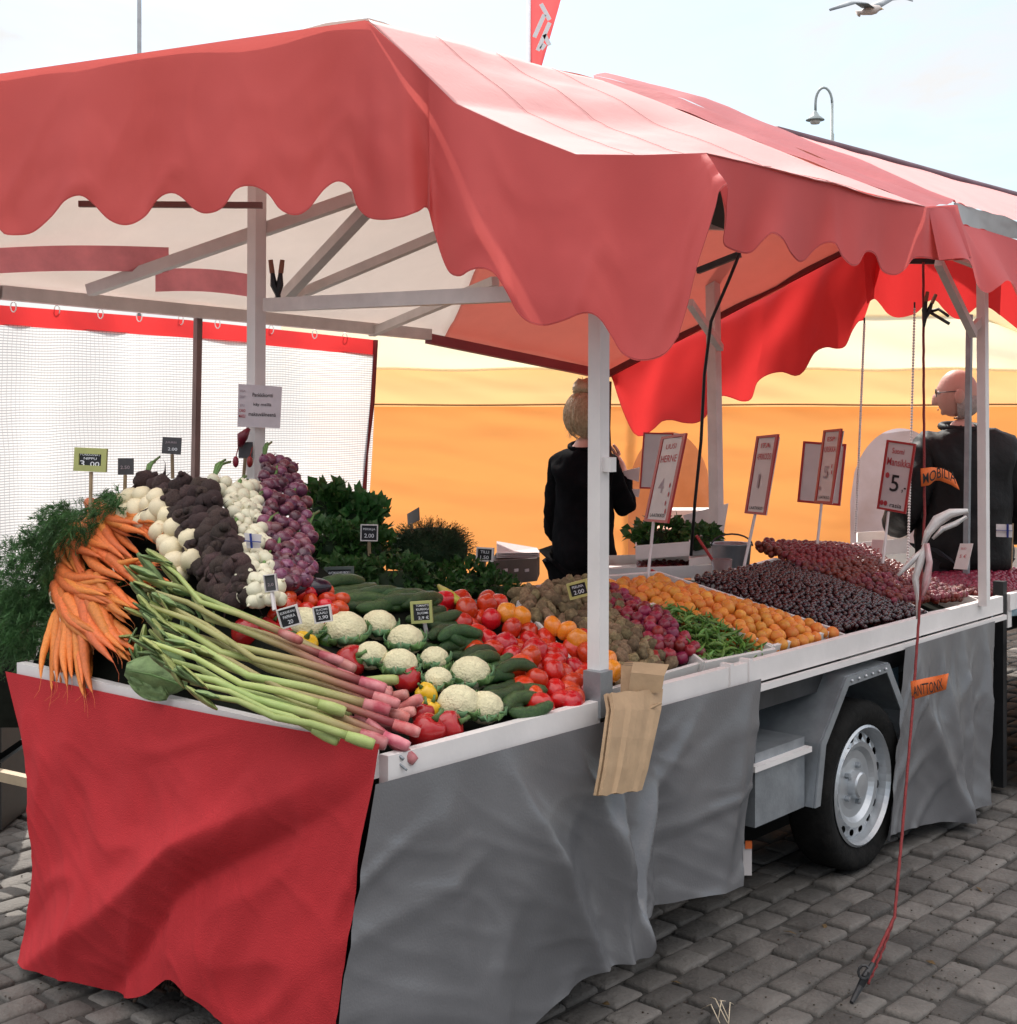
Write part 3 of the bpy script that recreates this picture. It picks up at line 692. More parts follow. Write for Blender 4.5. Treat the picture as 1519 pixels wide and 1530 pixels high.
b = MB(); b.beam(P(1560, 330, 6.2), P(1562, 930, 6.2), .045, .045, side=U3); build('post', b, WHP, c2)
# ================================================================= MESH CURTAIN
MESH = mesh_screen('white_mesh_foil')
ct = thing('mesh_curtain', P(280, 900, 5.9), 'white mesh curtain with red top band hung behind the left end of the stall', 'curtain'); ct.location.z = 0
ctop = [(-160, 446, 4.98), (0, 456, 5.25), (280, 478, 5.85), (560, 508, 6.5)]
def cur(x): return polyx(ctop, x)
mb = MB(); rows = []
for j in range(41):
    q = j/40; row = []
    for i in range(91):
        x = -160+720*i/90; t_ = cur(x); a = P(t_[0], t_[1]+25*5.8/t_[2], t_[2])
        xe = x-20*q*max(0, (x-400)/160)
        bz = .92; c = P(xe, 700, t_[2]); c.z = bz
        p = lerp(a, c, q); d = .035*math.sin(x*.045+q*1.2)+.03*nz((x*.01, q*2, 6))
        row.append(p+Vector((0, d, 0)))
    rows.append(row)
mb.grid(rows); build('mesh_sheet', mb, MESH, ct, smooth=True)
mb = MB(); mb.grid([[P(x, cur(x)[1]+q*27*5.8/cur(x)[2], cur(x)[2]-.004+.035*math.sin(x*.045)+.008*nz((x*.05, q, 1))) for x in [-160+720*i/90 for i in range(91)]] for q in (0, .25, .5, .75, 1)])
build('red_band', mb, REDT, ct, smooth=True)
mb = MB(); mb.tube([P(561, 508, 6.49), P(556, 600, 6.49), P(546, 680, 6.49), P(541, 800, 6.49)], .012, 6); build('edge_cord', mb, mat('dark_red_cord', (.2, .02, .02), .7), ct)
for x in (20, 85, 150, 208, 270, 325, 405, 470, 515):
    t_ = cur(x); mb = MB(); c0 = P(x, t_[1]+1, t_[2]-.02); mb.tube([c0+Vector((math.cos(a)*.011, 0, math.sin(a)*.02)) for a in [k*math.pi/5 for k in range(11)]], .0025, 5, False); build('curtain_ring', mb, WHP, ct)
# dark things behind the left end
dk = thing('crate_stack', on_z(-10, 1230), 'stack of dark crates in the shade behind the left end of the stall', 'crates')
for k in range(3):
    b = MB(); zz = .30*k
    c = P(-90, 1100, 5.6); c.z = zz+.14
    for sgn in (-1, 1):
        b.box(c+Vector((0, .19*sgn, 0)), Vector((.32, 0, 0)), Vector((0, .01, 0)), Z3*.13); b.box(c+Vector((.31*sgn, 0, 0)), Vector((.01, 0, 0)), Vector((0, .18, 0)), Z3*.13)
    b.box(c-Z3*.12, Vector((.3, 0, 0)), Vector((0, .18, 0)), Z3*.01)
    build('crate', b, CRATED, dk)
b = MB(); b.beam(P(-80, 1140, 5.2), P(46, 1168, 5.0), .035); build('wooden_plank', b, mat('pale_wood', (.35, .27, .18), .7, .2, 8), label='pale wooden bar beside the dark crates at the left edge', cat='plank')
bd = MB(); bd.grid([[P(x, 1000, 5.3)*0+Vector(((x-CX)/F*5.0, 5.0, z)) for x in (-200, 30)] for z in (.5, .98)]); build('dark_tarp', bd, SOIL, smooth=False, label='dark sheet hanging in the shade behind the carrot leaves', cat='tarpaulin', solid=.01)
# ================================================================= TENT
tt = thing('marquee_tent', Vector((3, 12, 0)), 'large orange marquee tent with cream roof behind the stalls', 'tent')
def band(y0f, y1f, d0, d1, x0, x1, m, nm, n=60, rows_=12, par=tt, wr=.02, seed=0):
    mb = MB(); rows = []
    for j in range(rows_+1):
        q = j/rows_; row = []
        for i in range(n+1):
            x = lerp(x0, x1, i/n); p = lerp(P(x, y0f(x), d0), P(x, y1f(x), d1), q)
            r = p.x*1.0; dd = noise.fractal(Vector((p.x*.5, p.z*2.6+p.x*.45, seed)), 1, 2, 4)*wr*3
            row.append(p+Vector((0, dd, 0)))
        rows.append(row)
    mb.grid(rows); return build(nm, mb, m, par, smooth=True)
band(lambda x: 606, lambda x: 915, 11, 11.1, 462, 1640, ORTENT, 'wall', 120, 50, wr=.018, seed=1)
band(lambda x: 549, lambda x: 607.5, 11.0, 10.96, 462, 1640, TANTENT, 'wall_band', 80, 10, wr=.012, seed=2)
band(lambda x: 470 if x < 1460 else 470+(x-1460)*.42, lambda x: 552, 11.06, 10.93, 420, 1640, CRTENT, 'roof', 80, 10, wr=.01, seed=3)
mb = MB(); mb.add([P(930, 475, 11.08), P(1455, 418, 11.16), P(1475, 430, 11.14), P(1590, 524, 11.0), P(1462, 473, 11.07)], [(0, 4, 3, 2, 1)]); build('roof', mb, CRTENT, tt, solid=.01)
mb = MB(); mb.tube([P(x, 605+.6*math.sin(x*.02), 10.92) for x in range(470, 1640, 30)], .008, 5); build('seam', mb, mat('tent_seam', (.35, .16, .05), .7), tt)
mb = MB(); mb.tube([P(x, 552+1.5*math.sin(x*.03), 10.9) for x in range(470, 1640, 30)], .012, 5); build('seam', mb, CRTENT, tt)
def arch(name, x0, x1, y0, y1, d, m, par):
    mb = MB(); xs = [x0+(x1-x0)*i/24 for i in range(25)]; rows = []
    for j in range(13):
        q = j/12; row = []
        for x in xs:
            e = (x-(x0+x1)/2)/((x1-x0)/2); yt = y0+(y1-y0)*.42*(1-math.sqrt(max(0, 1-e*e)))
            row.append(P(x, lerp(yt, y1, q), d-.02*nz((x*.02, q*5, 2))))
        rows.append(row)
    mb.grid(rows); return build(name, mb, m, par, smooth=True)
arch('window', 938, 1062, 645, 880, 10.85, CLEARO, tt); arch('window', 1270, 1420, 640, 900, 10.85, CLEARW, tt)
# ferry beyond the roofs
sh = thing('ferry', Vector((22, 62, 0)), 'white ferry superstructure glimpsed past the tent roof at the right', 'ship')
WSH = mat('ship_white', (.72, .74, .76), .5, .05, 2)
b = MB(); c = P(1560, 520, 62)
b.box(Vector((c.x, 66, 2.4)), Vector((3.2, 0, 0)), Vector((0, 4, 0)), Z3*2.4); build('hull', b, WSH, sh)
b = MB(); b.box(Vector((c.x+.3, 64.5, 5.4)), Vector((2.9, 0, 0)), Vector((0, 3, 0)), Z3*.6); build('deckhouse', b, WSH, sh)
for k in range(8):
    b = MB(); b.box(Vector((c.x-2.3+k*.65, 61.46, 5.4)), Vector((.24, 0, 0)), Vector((0, .05, 0)), Z3*.3); build('window', b, GLASSG, sh)
b = MB(); b.beam(Vector((c.x-3.3, 61.5, 4.82)), Vector((c.x+3.4, 61.5, 4.82)), .12); build('railing', b, GLASSG, sh)
# lamp, flagpole, banner, gull
lp = thing('street_lamp', P(1243, 607, 30)*1, 'tall street lamp with a curved swan neck above the canopy roofs', 'street lamp'); lp.location.z = 0
b = MB(); p0 = P(1243, 220, 30); p0.z = 0; pts = [p0, P(1243, 150, 30)]+[P(1230.5+12.5*math.cos(a), 155-24*math.sin(a), 30) for a in [math.pi*k/10 for k in range(11)]]+[P(1218, 166, 30)]
LG = mat('lamp_grey_green', (.30, .34, .34), .5, .1, 5)
b.tube(pts, [.05]+[.028]*(len(pts)-1), 8); build('pole', b, LG, lp, smooth=True)
b = MB(); b.tube([P(1243, 330, 30), P(1243, 200, 30)], .045, 8); build('collar', b, LG, lp, smooth=True)
b = MB(); b.lathe([(.02, .2), (.06, .14), (.1, .08), (.20, .0), (.2, -.015), (.0, -.01)], P(1217.5, 179, 30), Z3, 20); build('lamp_shade', b, LG, lp, smooth=True)
b = MB(); b.lathe([(.10, .0), (.11, -.06), (.09, -.09), (.0, -.09)], P(1217.5, 179, 30), Z3, 16); build('lamp_glass', b, mat('lamp_glass', (.7, .66, .62), .3), lp, smooth=True)
b = MB(); q = P(208, 20, 22); b.tube([Vector((q.x, 22, 0)), Vector((q.x, 22, 12))], .035, 8); build('flagpole', b, mat('pole_grey', (.33, .34, .36), .5), smooth=True, label='bare grey flagpole rising behind the canopy at the left', cat='flagpole')
bn = thing('feather_flag', Vector((P(800, 0, 14).x, 14, 0)), 'red feather flag with slanted white letters above the roof', 'flag')
b = MB(); b.tube([Vector((P(789, 0, 14).x, 14, 0)), Vector((P(790, 0, 14).x, 14, 6.2))], .022, 8); build('pole', b, mat('pole_white', (.7, .72, .76), .4), bn, smooth=True)
mb = MB(); rows = []
for j in range(21):
    y = 250-360*j/20; xr = 792+ (98-y)*.10+18 + (8 if y < 20 else 0)
    xr = lerp(806, 838, min(1, max(-.3, (110-y)/110))) if y > 0 else 838+8*math.sin(-y/110*1.5)
    rows.append([P(lerp(791, xr, i/6), y, 14-.03*math.sin(i)) for i in range(7)])
mb.grid(rows); build('flag_cloth', mb, mat('flag_red', (.62, .09, .10), .6, .08, 4, transl=.4, tcol=(.9, .15, .15)), bn, smooth=True)
b = MB()
for (x0, y0, x1, y1) in ((798, 56, 813, 22), (808, 6, 821, 30), (803, 76, 821, 34), (813, 52, 821, 68), (808, 74, 814, 66)): b.beam(P(x0, y0, 13.93), P(x1, y1, 13.93), .042, .006, side=Vector((0, 1, 0)))
build('lettering', b, CHW, bn)
gl = thing('gull', P(1300, 14, 16), 'gull gliding with spread wings at the top right of the sky', 'bird')
b = MB(); gp = [P(1281, 21, 16), P(1288, 19, 16), P(1300, 15, 16), P(1308, 14, 16), P(1313, 12.5, 16), P(1318, 14, 16)]
b.tube(gp, [.006, .032, .062, .052, .033, .006], 10); build('body', b, GULLM, gl, smooth=True)
def wing(pts, wd):
    b = MB(); rows = []
    for i, (x, y, d, wv) in enumerate(pts): p = P(x, y, d); rows.append([p+Vector((-wv*.5, 0, .006)), p+Vector((0, 0, .016)), p+Vector((wv*.5, 0, -.004))])
    b.grid(rows); return b
build('wing', wing([(1298, 13, 16, .16), (1286, 5, 15.7, .16), (1272, 4.5, 15.4, .12), (1256, 10, 15.1, .08), (1239, 16, 14.8, .01)], 1), GULLD, gl, smooth=True, solid=.008)
build('wing', wing([(1303, 12, 16, .16), (1314, 6, 16.3, .15), (1326, 0, 16.6, .12), (1345, -2, 17, .08), (1363, 2, 17.3, .01)], 1), GULLD, gl, smooth=True, solid=.008)
b = MB(); b.tube([P(1281, 21, 16), P(1285, 18, 16)], [.045, .02], 6); build('tail', b, GULLM, gl, smooth=True)
b = MB(); b.tube([P(1316, 13, 15.98), P(1320, 14.5, 15.98)], [.01, .002], 6); build('beak', b, mat('beak_yellow', (.5, .3, .05), .5), gl)
#@@PART2
# ================================================================= PRODUCE
def lumps(k, a, s=1.):
    return lambda d: 1+a*noise.noise(d*k+Vector((s, s, s)))
def pr_tomato():
    b = MB(); b.sphere(Vector((0, 0, 0)), Vector((1, 1, .82)), 20, 12, lambda d: (1+.035*math.cos(5*math.atan2(d.y, d.x))*math.sin(math.acos(max(-1, min(1, d.z)))))*(1-.12*max(0, d.z-.8)*5))
    return b
def pr_apricot():
    b = MB(); b.sphere(Vector((0, 0, 0)), Vector((1, .94, .98)), 16, 10, lambda d: 1-.10*math.exp(-(math.atan2(d.y, d.x)/.25)**2)); return b
def pr_cherry():
    b = MB(); b.sphere(Vector((0, 0, 0)), Vector((1, 1, .9)), 10, 7, lambda d: 1-.2*max(0, d.z-.75)*4); return b
def pr_straw():
    b = MB(); b.sphere(Vector((0, 0, 0)), Vector((.85, .85, 1.1)), 10, 8, lambda d: 1+.18*d.z); return b
def pr_potato(s):
    b = MB(); b.sphere(Vector((0, 0, 0)), Vector((1.25, .95, .85)), 14, 9, lumps(1.4, .35, s)); return b
def pr_radish(s):
    b = MB(); b.sphere(Vector((0, 0, 0)), Vector((1, 1, 1.05)), 12, 9, lumps(1.1, .14, s)); b.tube([Vector((0, 0, -1)), Vector((.1, 0, -1.5)), Vector((.3, .1, -2.1))], [.12, .05, .01], 5); return b
def pr_onion(s):
    b = MB(); b.sphere(Vector((0, 0, 0)), Vector((1, 1, .95)), 16, 11, lambda d: (1+.35*max(0, d.z-.82)*5*.5)*(1+.08*noise.noise(d*1.3+Vector((s, 0, 0))))); b.tube([Vector((0, 0, 1)), Vector((.05, 0, 1.5))], [.22, .12], 6)
    for k in range(4): a = k*1.6+s; b.tube([Vector((0, 0, -.93)), Vector((.2*math.cos(a), .2*math.sin(a), -1.25)), Vector((.5*math.cos(a), .4*math.sin(a), -1.4))], [.03, .02, .01], 4)
    return b
def pr_beet(s):
    b = MB(); b.sphere(Vector((0, 0, 0)), Vector((1, 1, 1.05)), 14, 10, lumps(1.6, .22, s)); b.tube([Vector((0, 0, -.95)), Vector((.05, .05, -1.5)), Vector((.3, .1, -2.3)), Vector((.7, .1, -2.6))], [.25, .09, .03, .01], 5)
    b.tube([Vector((0, 0, .9)), Vector((.08, 0, 1.35))], [.4, .3], 7); return b
def pr_carrot(s, bend):
    b = MB(); pts = []; rr = []
    for i in range(15):
        t = i/14; pts.append(Vector((bend*math.sin(t*2.4), .04*math.sin(t*5+s), -t)))
        rr.append((.088*(1-t)**.62*(1+.05*math.sin(t*31+s))+.003) if t > .04 else .06)
    rr[-1] = .002; pts.append(Vector((bend*.7, .03, -1.14))); rr.append(.0015); pts.append(Vector((bend*.4+.03*s, .05, -1.26))); rr.append(.001)
    b.tube(pts, rr, 10); return b
def pr_cuc(s):
    b = MB(); n = 16; pts = [Vector((.16*math.sin(math.pi*i/n)*(1 if s > 1 else -.6), 0, i/n-.5)) for i in range(n+1)]
    rr = [.02+.10*(max(0, 1-(abs(2*i/n-1))**3.2))**.5*(1+.05*math.sin(i*1.7+s)) for i in range(n+1)]
    b.tube(pts, rr, 12); return b
def pr_pepper(s):
    b = MB()
    def fn(d):
        ph = math.atan2(d.y, d.x); r = math.sqrt(max(0, 1-d.z*d.z))
        return (1+.11*abs(math.cos(1.5*ph+s))*r-.04)*(1-.45*max(0, d.z-.72)*2)*(1+.06*noise.noise(d*1.5+Vector((s, s, 0))))
    b.sphere(Vector((0, 0, 0)), Vector((.92, .92, 1.1)), 26, 16, fn); return b
def pr_pod(s):
    b = MB(); n = 8; rows = []
    pts = [Vector((.12*math.sin(math.pi*i/n)*s, 0, i/n-.5)) for i in range(n+1)]
    for k in range(7):
        a = 2*math.pi*k/6
        rows.append([p+Vector((math.cos(a)*.11*math.sin(math.pi*min(.98, max(.02, i/n)))**.6, math.sin(a)*.05*math.sin(math.pi*max(.02, min(.98, i/n))), 0)) for i, p in enumerate(pts)])
    b.grid(rows); return b
M_TOM = proto('tomato', pr_tomato(), TOM); M_TOMY = proto('yellow_tomato', pr_tomato(), TOMY)
M_APR = proto('apricot', pr_apricot(), APR); M_CH = proto('cherry', pr_cherry(), CHER); M_ST = proto('strawberry', pr_straw(), STRAW)
M_POT = [proto('potato', pr_potato(s), POT) for s in (1, 5, 9)]; M_RAD = [proto('radish', pr_radish(s), RADI) for s in (1, 4)]
M_ONW = [proto('white_onion', pr_onion(s), ONW) for s in (1, 3)]; M_ONR = [proto('red_onion', pr_onion(s), ONR) for s in (1, 3)]
M_TUR = [proto('turnip', pr_radish(s), TURN) for s in (2, 6)]; M_BE = [proto('beetroot', pr_beet(s), BEET) for s in (1, 4, 8)]
M_CAR = [proto('carrot', pr_carrot(s, bd_), CARROT) for s, bd_ in ((1, .05), (2, -.09), (3, .12), (4, -.03))]
M_CUC = [proto('cucumber', pr_cuc(s), CUC) for s in (1, 2)]; M_POD = [proto('pea_pod', pr_pod(s), PEA) for s in (1, -1)]
M_AUB = proto('aubergine', (lambda b: b.sphere(Vector((0, 0, 0)), Vector((.8, .8, 1.7)), 16, 12, lambda d: 1-.2*d.z))(MB()), EGG)
def heap(name, meshes, quad, r, label, cat, group, df=Sd, layers=2, bulge=.0, jit=.25, pack=1.92, lying=False, maxn=999, up=.0, skip=None, extra=None):
    """quad px corners: front-left, front-right, rear-right, rear-left"""
    q = [P(x, y, df(x, y)) for x, y in quad]; D = r*pack
    n = (q[1]-q[0]).cross(q[3]-q[0]).normalized(); n = n if n.z > 0 else -n
    nu = max(2, int(((q[1]-q[0]).length+(q[2]-q[3]).length)/2/D)); nv = max(2, int(((q[3]-q[0]).length+(q[2]-q[1]).length)/2/(D*.88)))
    cnt = 0; out = []
    for l in range(layers):
        for j in range(nv+1):
            for i in range(nu+1):
                s = (i+.5*((j+l) % 2)+R(-jit, jit))/nu; t = (j+.4*l+R(-jit, jit))/nv
                if s > 1.02 or t > 1.02 or s < -.02 or t < -.02: continue
                p = lerp(lerp(q[0], q[1], s), lerp(q[3], q[2], s), t)
                p = p+n*(up-r*.5-l*r*1.15+bulge*math.sin(math.pi*min(1, max(0, s)))*math.sin(math.pi*min(1, max(0, t)))+R(-.25, .25)*r)
                out.append((l, p))
    out.sort(key=lambda a: a[0])
    for l, p in out[:maxn]:
        rot = rrot() if not lying else Euler((math.pi/2+R(-.2, .2), 0, lying+R(-.25, .25)))
        inst(name, random.choice(meshes), p, rot, r*R(.9, 1.1), None, label, cat, group)
    return out[maxn:], r
def crate(quad, df, h, m, label, group=None, depth=.085, grow=.012):
    q = [P(x, y, df(x, y)) for x, y in quad]; c = sum(q, Vector((0, 0, 0)))/4
    n = (q[1]-q[0]).cross(q[3]-q[0]).normalized(); n = n if n.z > 0 else -n
    q = [p+(p-c).normalized()*grow for p in q]
    t = thing('produce_crate', c-n*depth, label, 'crate', group)
    b = MB(); th = .006
    for i in range(4):
        a, e = q[i], q[(i+1) % 4]; s = (e-a).normalized().cross(n)*th
        vs = [a+n*h, e+n*h, e-n*depth, a-n*depth]; b.add([v+s for v in vs]+[v-s for v in vs], [(0, 1, 2, 3), (7, 6, 5, 4), (0, 4, 5, 1), (1, 5, 6, 2), (2, 6, 7, 3), (3, 7, 4, 0)])
    build('rim', b, m, t)
    b = MB(); b.add([p-n*depth*.9 for p in q]+[p-n*depth for p in q], [(0, 1, 2, 3), (7, 6, 5, 4), (0, 4, 5, 1), (1, 5, 6, 2), (2, 6, 7, 3), (3, 7, 4, 0)]); build('base', b, SOIL, t)
    return t
def stuffheap(name, pts, r, m, nu, nv, label, cat, me=None):
    b = MB()
    for _, p in pts:
        if me: ro = rrot().to_matrix()*r; b.add([p+ro @ v.co for v in me.vertices], [tuple(f.vertices) for f in me.polygons])
        else: b.sphere(p, r*R(.9, 1.1), nu, nv)
    if b.v: build(name, b, m, smooth=True, label=label, cat=cat, kind='stuff')
# ---- right half: tomatoes, potatoes, radishes, peas, apricots, cherries
QT = [(800, 1062), (884, 1048), (884, 975), (858, 950)]
heap('tomato', [M_TOM], [(806, 1062), (885, 1042), (775, 930), (690, 955)], .037, 'ripe red tomato in the heap behind the front rail left of the white post', 'tomato', 'tomatoes heaped beside the white post', bulge=.03, up=.02)
heap('tomato', [M_TOM], [(690, 955), (785, 940), (735, 893), (640, 905)], .037, 'ripe red tomato at the rear of the tomato heap behind the lime framed tag', 'tomato', 'tomatoes at the rear of the heap', bulge=.02, up=.02)
heap('tomato', [M_TOM], [(850, 1055), (886, 1048), (886, 960), (800, 950)], .036, 'ripe red tomato against the foot of the white post', 'tomato', 'tomatoes against the foot of the post', layers=2, up=.02)
for (x, y) in ((757, 928), (778, 934), (826, 948), (846, 955), (862, 968), (905, 1000), (912, 1015)):
    inst('yellow_tomato', M_TOMY, S(x, y)+Vector((0, -.03, .03)), rrot(), .034, None, 'orange yellow tomato lying among the red tomatoes and potatoes near the post', 'tomato', 'yellow tomatoes')
heap('potato', M_POT, [(905, 1020), (1000, 992), (935, 925), (862, 935)], .022, 'small brown new potato in the heap right of the white post', 'potato', 'new potatoes near the front rail', bulge=.03, up=.012)
heap('potato', M_POT, [(800, 925), (935, 925), (890, 868), (772, 888)], .023, 'small brown new potato in the rear heap left of the white post', 'potato', 'new potatoes at the rear', bulge=.03, up=.02)
heap('radish', M_RAD, [(975, 985), (1046, 978), (985, 915), (905, 905)], .022, 'dark pink radish in the heap between potatoes and pea pods', 'radish', 'radishes', bulge=.035, up=.02)
heap('radish', M_RAD, [(905, 915), (950, 905), (900, 872), (855, 885)], .021, 'dark pink radish at the rear beside the yellow framed tag', 'radish', 'radishes at the rear', up=.02)
rest, rr_ = heap('pea_pod', M_POD, [(1045, 988), (1140, 975), (1040, 918), (970, 912)], .052, 'green pea pod in the strip between radishes and apricots', 'pea pod', 'pea pods', pack=.36, layers=2, jit=.5, up=.035, maxn=280, bulge=.02)
stuffheap('pea_pod_heap', rest, rr_, PEA, 6, 4, 'lower layer of green pea pods under the topmost ones', 'pea pods', M_POD[0])
QA = [(1150, 968), (1243, 945), (985, 862), (905, 868)]
heap('apricot', [M_APR], [(1152, 970), (1240, 948), (985, 868), (907, 882)], .0235, 'ripe orange apricot in the long heap beside the cherries', 'apricot', 'apricots in the long heap', bulge=.03, up=.02)
QC = [(1262, 950), (1378, 922), (1160, 838), (1050, 868)]
rest, rr_ = heap('cherry', [M_CH], [(1250, 945), (1378, 918), (1175, 842), (1040, 868)], .0118, 'dark red cherry in the big glossy heap beside the apricots', 'cherry', 'cherries in the big heap', pack=1.9, layers=2, bulge=.03, up=.02, maxn=300, jit=.5)
stuffheap('cherry_heap', rest, rr_, CHER, 7, 5, 'mass of dark cherries filling the rest of the big heap', 'cherries')
rest, rr_ = heap('strawberry', [M_ST], [(1330, 905), (1440, 898), (1290, 832), (1130, 822)], .0155, 'dark red strawberry in the heap behind the cherries', 'strawberry', 'strawberries behind the cherries', pack=1.75, layers=2, bulge=.03, up=.035, maxn=165)
stuffheap('strawberry_heap', rest, rr_, STRAW, 8, 6, 'lower layer of dark strawberries in the heap behind the cherries', 'strawberries')
rest, rr_ = heap('strawberry', [M_ST], [(1200, 860), (1345, 870), (1290, 826), (1140, 818)], .0155, 'dark red strawberry on the crest of the heap under the price cards', 'strawberry', 'strawberries on the crest', pack=1.75, layers=1, bulge=.04, up=.035, maxn=45)
stuffheap('strawberry_heap', rest, rr_, STRAW, 8, 6, 'dark strawberries filling the crest of the heap', 'strawberries')
def far_s(x, y): return P(x, y, 6.9)
rest, rr_ = heap('strawberry', [M_ST], [(1390, 880), (1540, 888), (1540, 850), (1385, 845)], .017, 'bright red strawberry in the far trays before the man', 'strawberry', 'strawberries in the far trays', df=lambda x, y: 6.2+(880-y)*.02, pack=1.7, layers=2, bulge=.02, maxn=60)
stuffheap('strawberry_heap', rest, rr_, STRAW, 8, 6, 'bright strawberries filling the far trays before the man', 'strawberries')
cg = 'white produce crates along the display'
crate([(898, 1030), (1050, 985), (935, 885), (780, 900)], Sd, .0, CRATEW, 'white crate under the potatoes and radishes', None)
crate([(1050, 992), (1150, 972), (1010, 900), (950, 915)], Sd, .012, CRATEW, 'white crate holding the green pea pods', None)
crate(QA, Sd, .016, CRATEW, 'long white crate holding the orange apricots', None)
crate(QC, Sd, .008, CRATEW, 'white crate holding the dark cherries', None)
crate([(1385, 918), (1462, 902), (1320, 838), (1250, 850)], Sd, .012, CRATEW, 'white crate holding the strawberries near the far post', None)
crate([(1390, 892), (1478, 895), (1478, 862), (1400, 862)], lambda x, y: 6.2+(892-y)*.02, .0, CRATEW, 'far white tray of strawberries before the man', None, depth=.05)
crate([(1482, 905), (1560, 898), (1560, 870), (1482, 870)], lambda x, y: 6.0+(905-y)*.02, .0, mat('pale_blue_card', (.40, .55, .62), .6), 'pale blue box of strawberries right of the far post', None, depth=.05)
# cucumbers
def place(name, me, a, d, sc, roll=0., **k):
    """axis along d (mesh z axis)"""
    qt = d.to_track_quat('Z', 'Y'); e = (qt.to_matrix() @ Matrix.Rotation(roll, 3, 'Z')).to_euler()
    return inst(name, me, a, e, sc, **k)
for i in range(22):
    t = i/21; x = lerp(662, 790, t)+R(-12, 10); y = lerp(935, 1066, t)+R(-8, 8); 
    a = S(x+(8 if i % 2 else -16), y); a.z += .012+(.02 if i % 3 == 0 else 0); a.y -= .02
    place('cucumber', random.choice(M_CUC), a, (U3*1+V3*R(-.35, .15)+Z3*R(-.05, .05)), Vector((.165, .165, .15))*R(.9, 1.1), R(0, 6), label='dark green cucumber in the row left of the tomatoes', cat='cucumber', group='cucumbers beside the tomatoes')
for i in range(16):
    t = i/15; x = lerp(500, 640, t)+R(-12, 12); y = lerp(898, 925, t)+R(-16, 12); a = S(x, y, .36); a.z += .02
    place('cucumber', random.choice(M_CUC), a, (U3+V3*R(-.4, .4)), Vector((.17, .17, .20)), R(0, 6), label='long dark cucumber behind the cauliflowers', cat='cucumber', group='cucumbers behind the cauliflowers')
# small tomatoes at the left rear
heap('tomato', [M_TOM], [(420, 925), (522, 922), (500, 888), (405, 890)], .026, 'small red tomato behind the white framed chalk tags', 'tomato', 'small tomatoes', df=lambda x, y: Sd(x, y, .42), up=.02)
for (x, y) in ((448, 868), (432, 880), (470, 878)): place('aubergine', M_AUB, P(x, y, Sd(x, y, .45)), Vector((1, .3, R(-.2, .2))), .036, label='dark aubergine below the red onions', cat='aubergine', group='aubergines')
# cauliflowers
def cauli(x, y, r, label, dd=.0):
    c = S(x, y, .34)+Vector((0, -.03-dd, .015)); t = thing('cauliflower', c-Vector((0, 0, r)), label, 'cauliflower')
    b = MB()
    def fn(d):
        k = 1.
        for (px, py, pz) in bl:
            q = d.x*px+d.y*py+d.z*pz
            if q > .90: k = max(k, 1+.13*math.sqrt((q-.90)/.1))
        return k+.025*noise.noise(d*9)
    bl = []
    for i in range(34):
        z = 1-2*(i+.5)/34; a = i*2.4; bl.append((math.sqrt(1-z*z)*math.cos(a), math.sqrt(1-z*z)*math.sin(a), z))
    b.sphere(c, Vector((r, r, r*.86)), 36, 24, fn); build('curd', b, CAUL, t, smooth=True)
    for k in range(8):
        a = k*.785+R(-.2, .2); o = c+Vector((0, 0, -r*.75)); rows = []; hh = R(.35, .8) if math.sin(a) > -.4 else R(.1, .45)
        for j in range(6):
            q = j/5; row = []
            for i in range(5):
                e = (i-2)/2; w_ = .62*r*math.sin(math.pi*(.12+.8*q))
                rad_ = r*(.55+.75*math.sin(q*1.9)); z = r*(q*1.15*hh*1.2)
                row.append(o+Vector((math.cos(a)*rad_-math.sin(a)*w_*e, math.sin(a)*rad_+math.cos(a)*w_*e, z+.015*abs(e)+.006*math.sin(i*3+j))))
            rows.append(row)
        b = MB(); b.grid(rows); build('leaf', b, LEAFL if k % 2 else mat('blue_green_leaf', (.10, .20, .09), .5, .3, 12), t, smooth=True, solid=.002)
for x, y, r, l in ((455, 940, .052, 'yellowish cauliflower under the left white framed tag'), (517, 948, .056, 'big cauliflower under the right white framed tag'), (567, 940, .046, 'cauliflower with a broad green leaf, rearmost of the heap'), (607, 962, .046, 'cauliflower below the lime framed tag'),
    (556, 985, .040, 'cauliflower behind the red pepper and rhubarb'), (598, 998, .044, 'cauliflower behind the dark red pepper'), (650, 990, .036, 'small cauliflower beside the cucumbers in mid heap'), (655, 1020, .034, 'small pale cauliflower in green leaves, centre of the heap'),
    (703, 1012, .050, 'round cauliflower next to the cucumbers'), (686, 1056, .050, 'front cauliflower behind the big red peppers'), (724, 1062, .044, 'front cauliflower nearest the white rail')):
    cauli(x, y, r, l)
def pepper(x, y, r, m, l, tilt=None, dd=.02):
    t = thing(m.name.replace('_skin', ''), S(x, y)+Vector((0, -dd, 0)), l, 'pepper')
    c = t.location.copy(); b = MB(); b = pr_pepper(R(0, 6)); ro = (tilt or Euler((R(.3, 1.2), R(-.5, .5), R(0, 6)))).to_matrix()
    b.v = [c+ro @ (v*r) for v in b.v]; build('flesh', b, m, t, smooth=True)
    s = MB(); s.tube([c+ro @ Vector((0, 0, r*.82)), c+ro @ Vector((r*.08, 0, r*1.15)), c+ro @ Vector((r*.25, 0, r*1.4))], [r*.22, r*.1, r*.12], 8); build('stem', s, LEAFL, t, smooth=True)
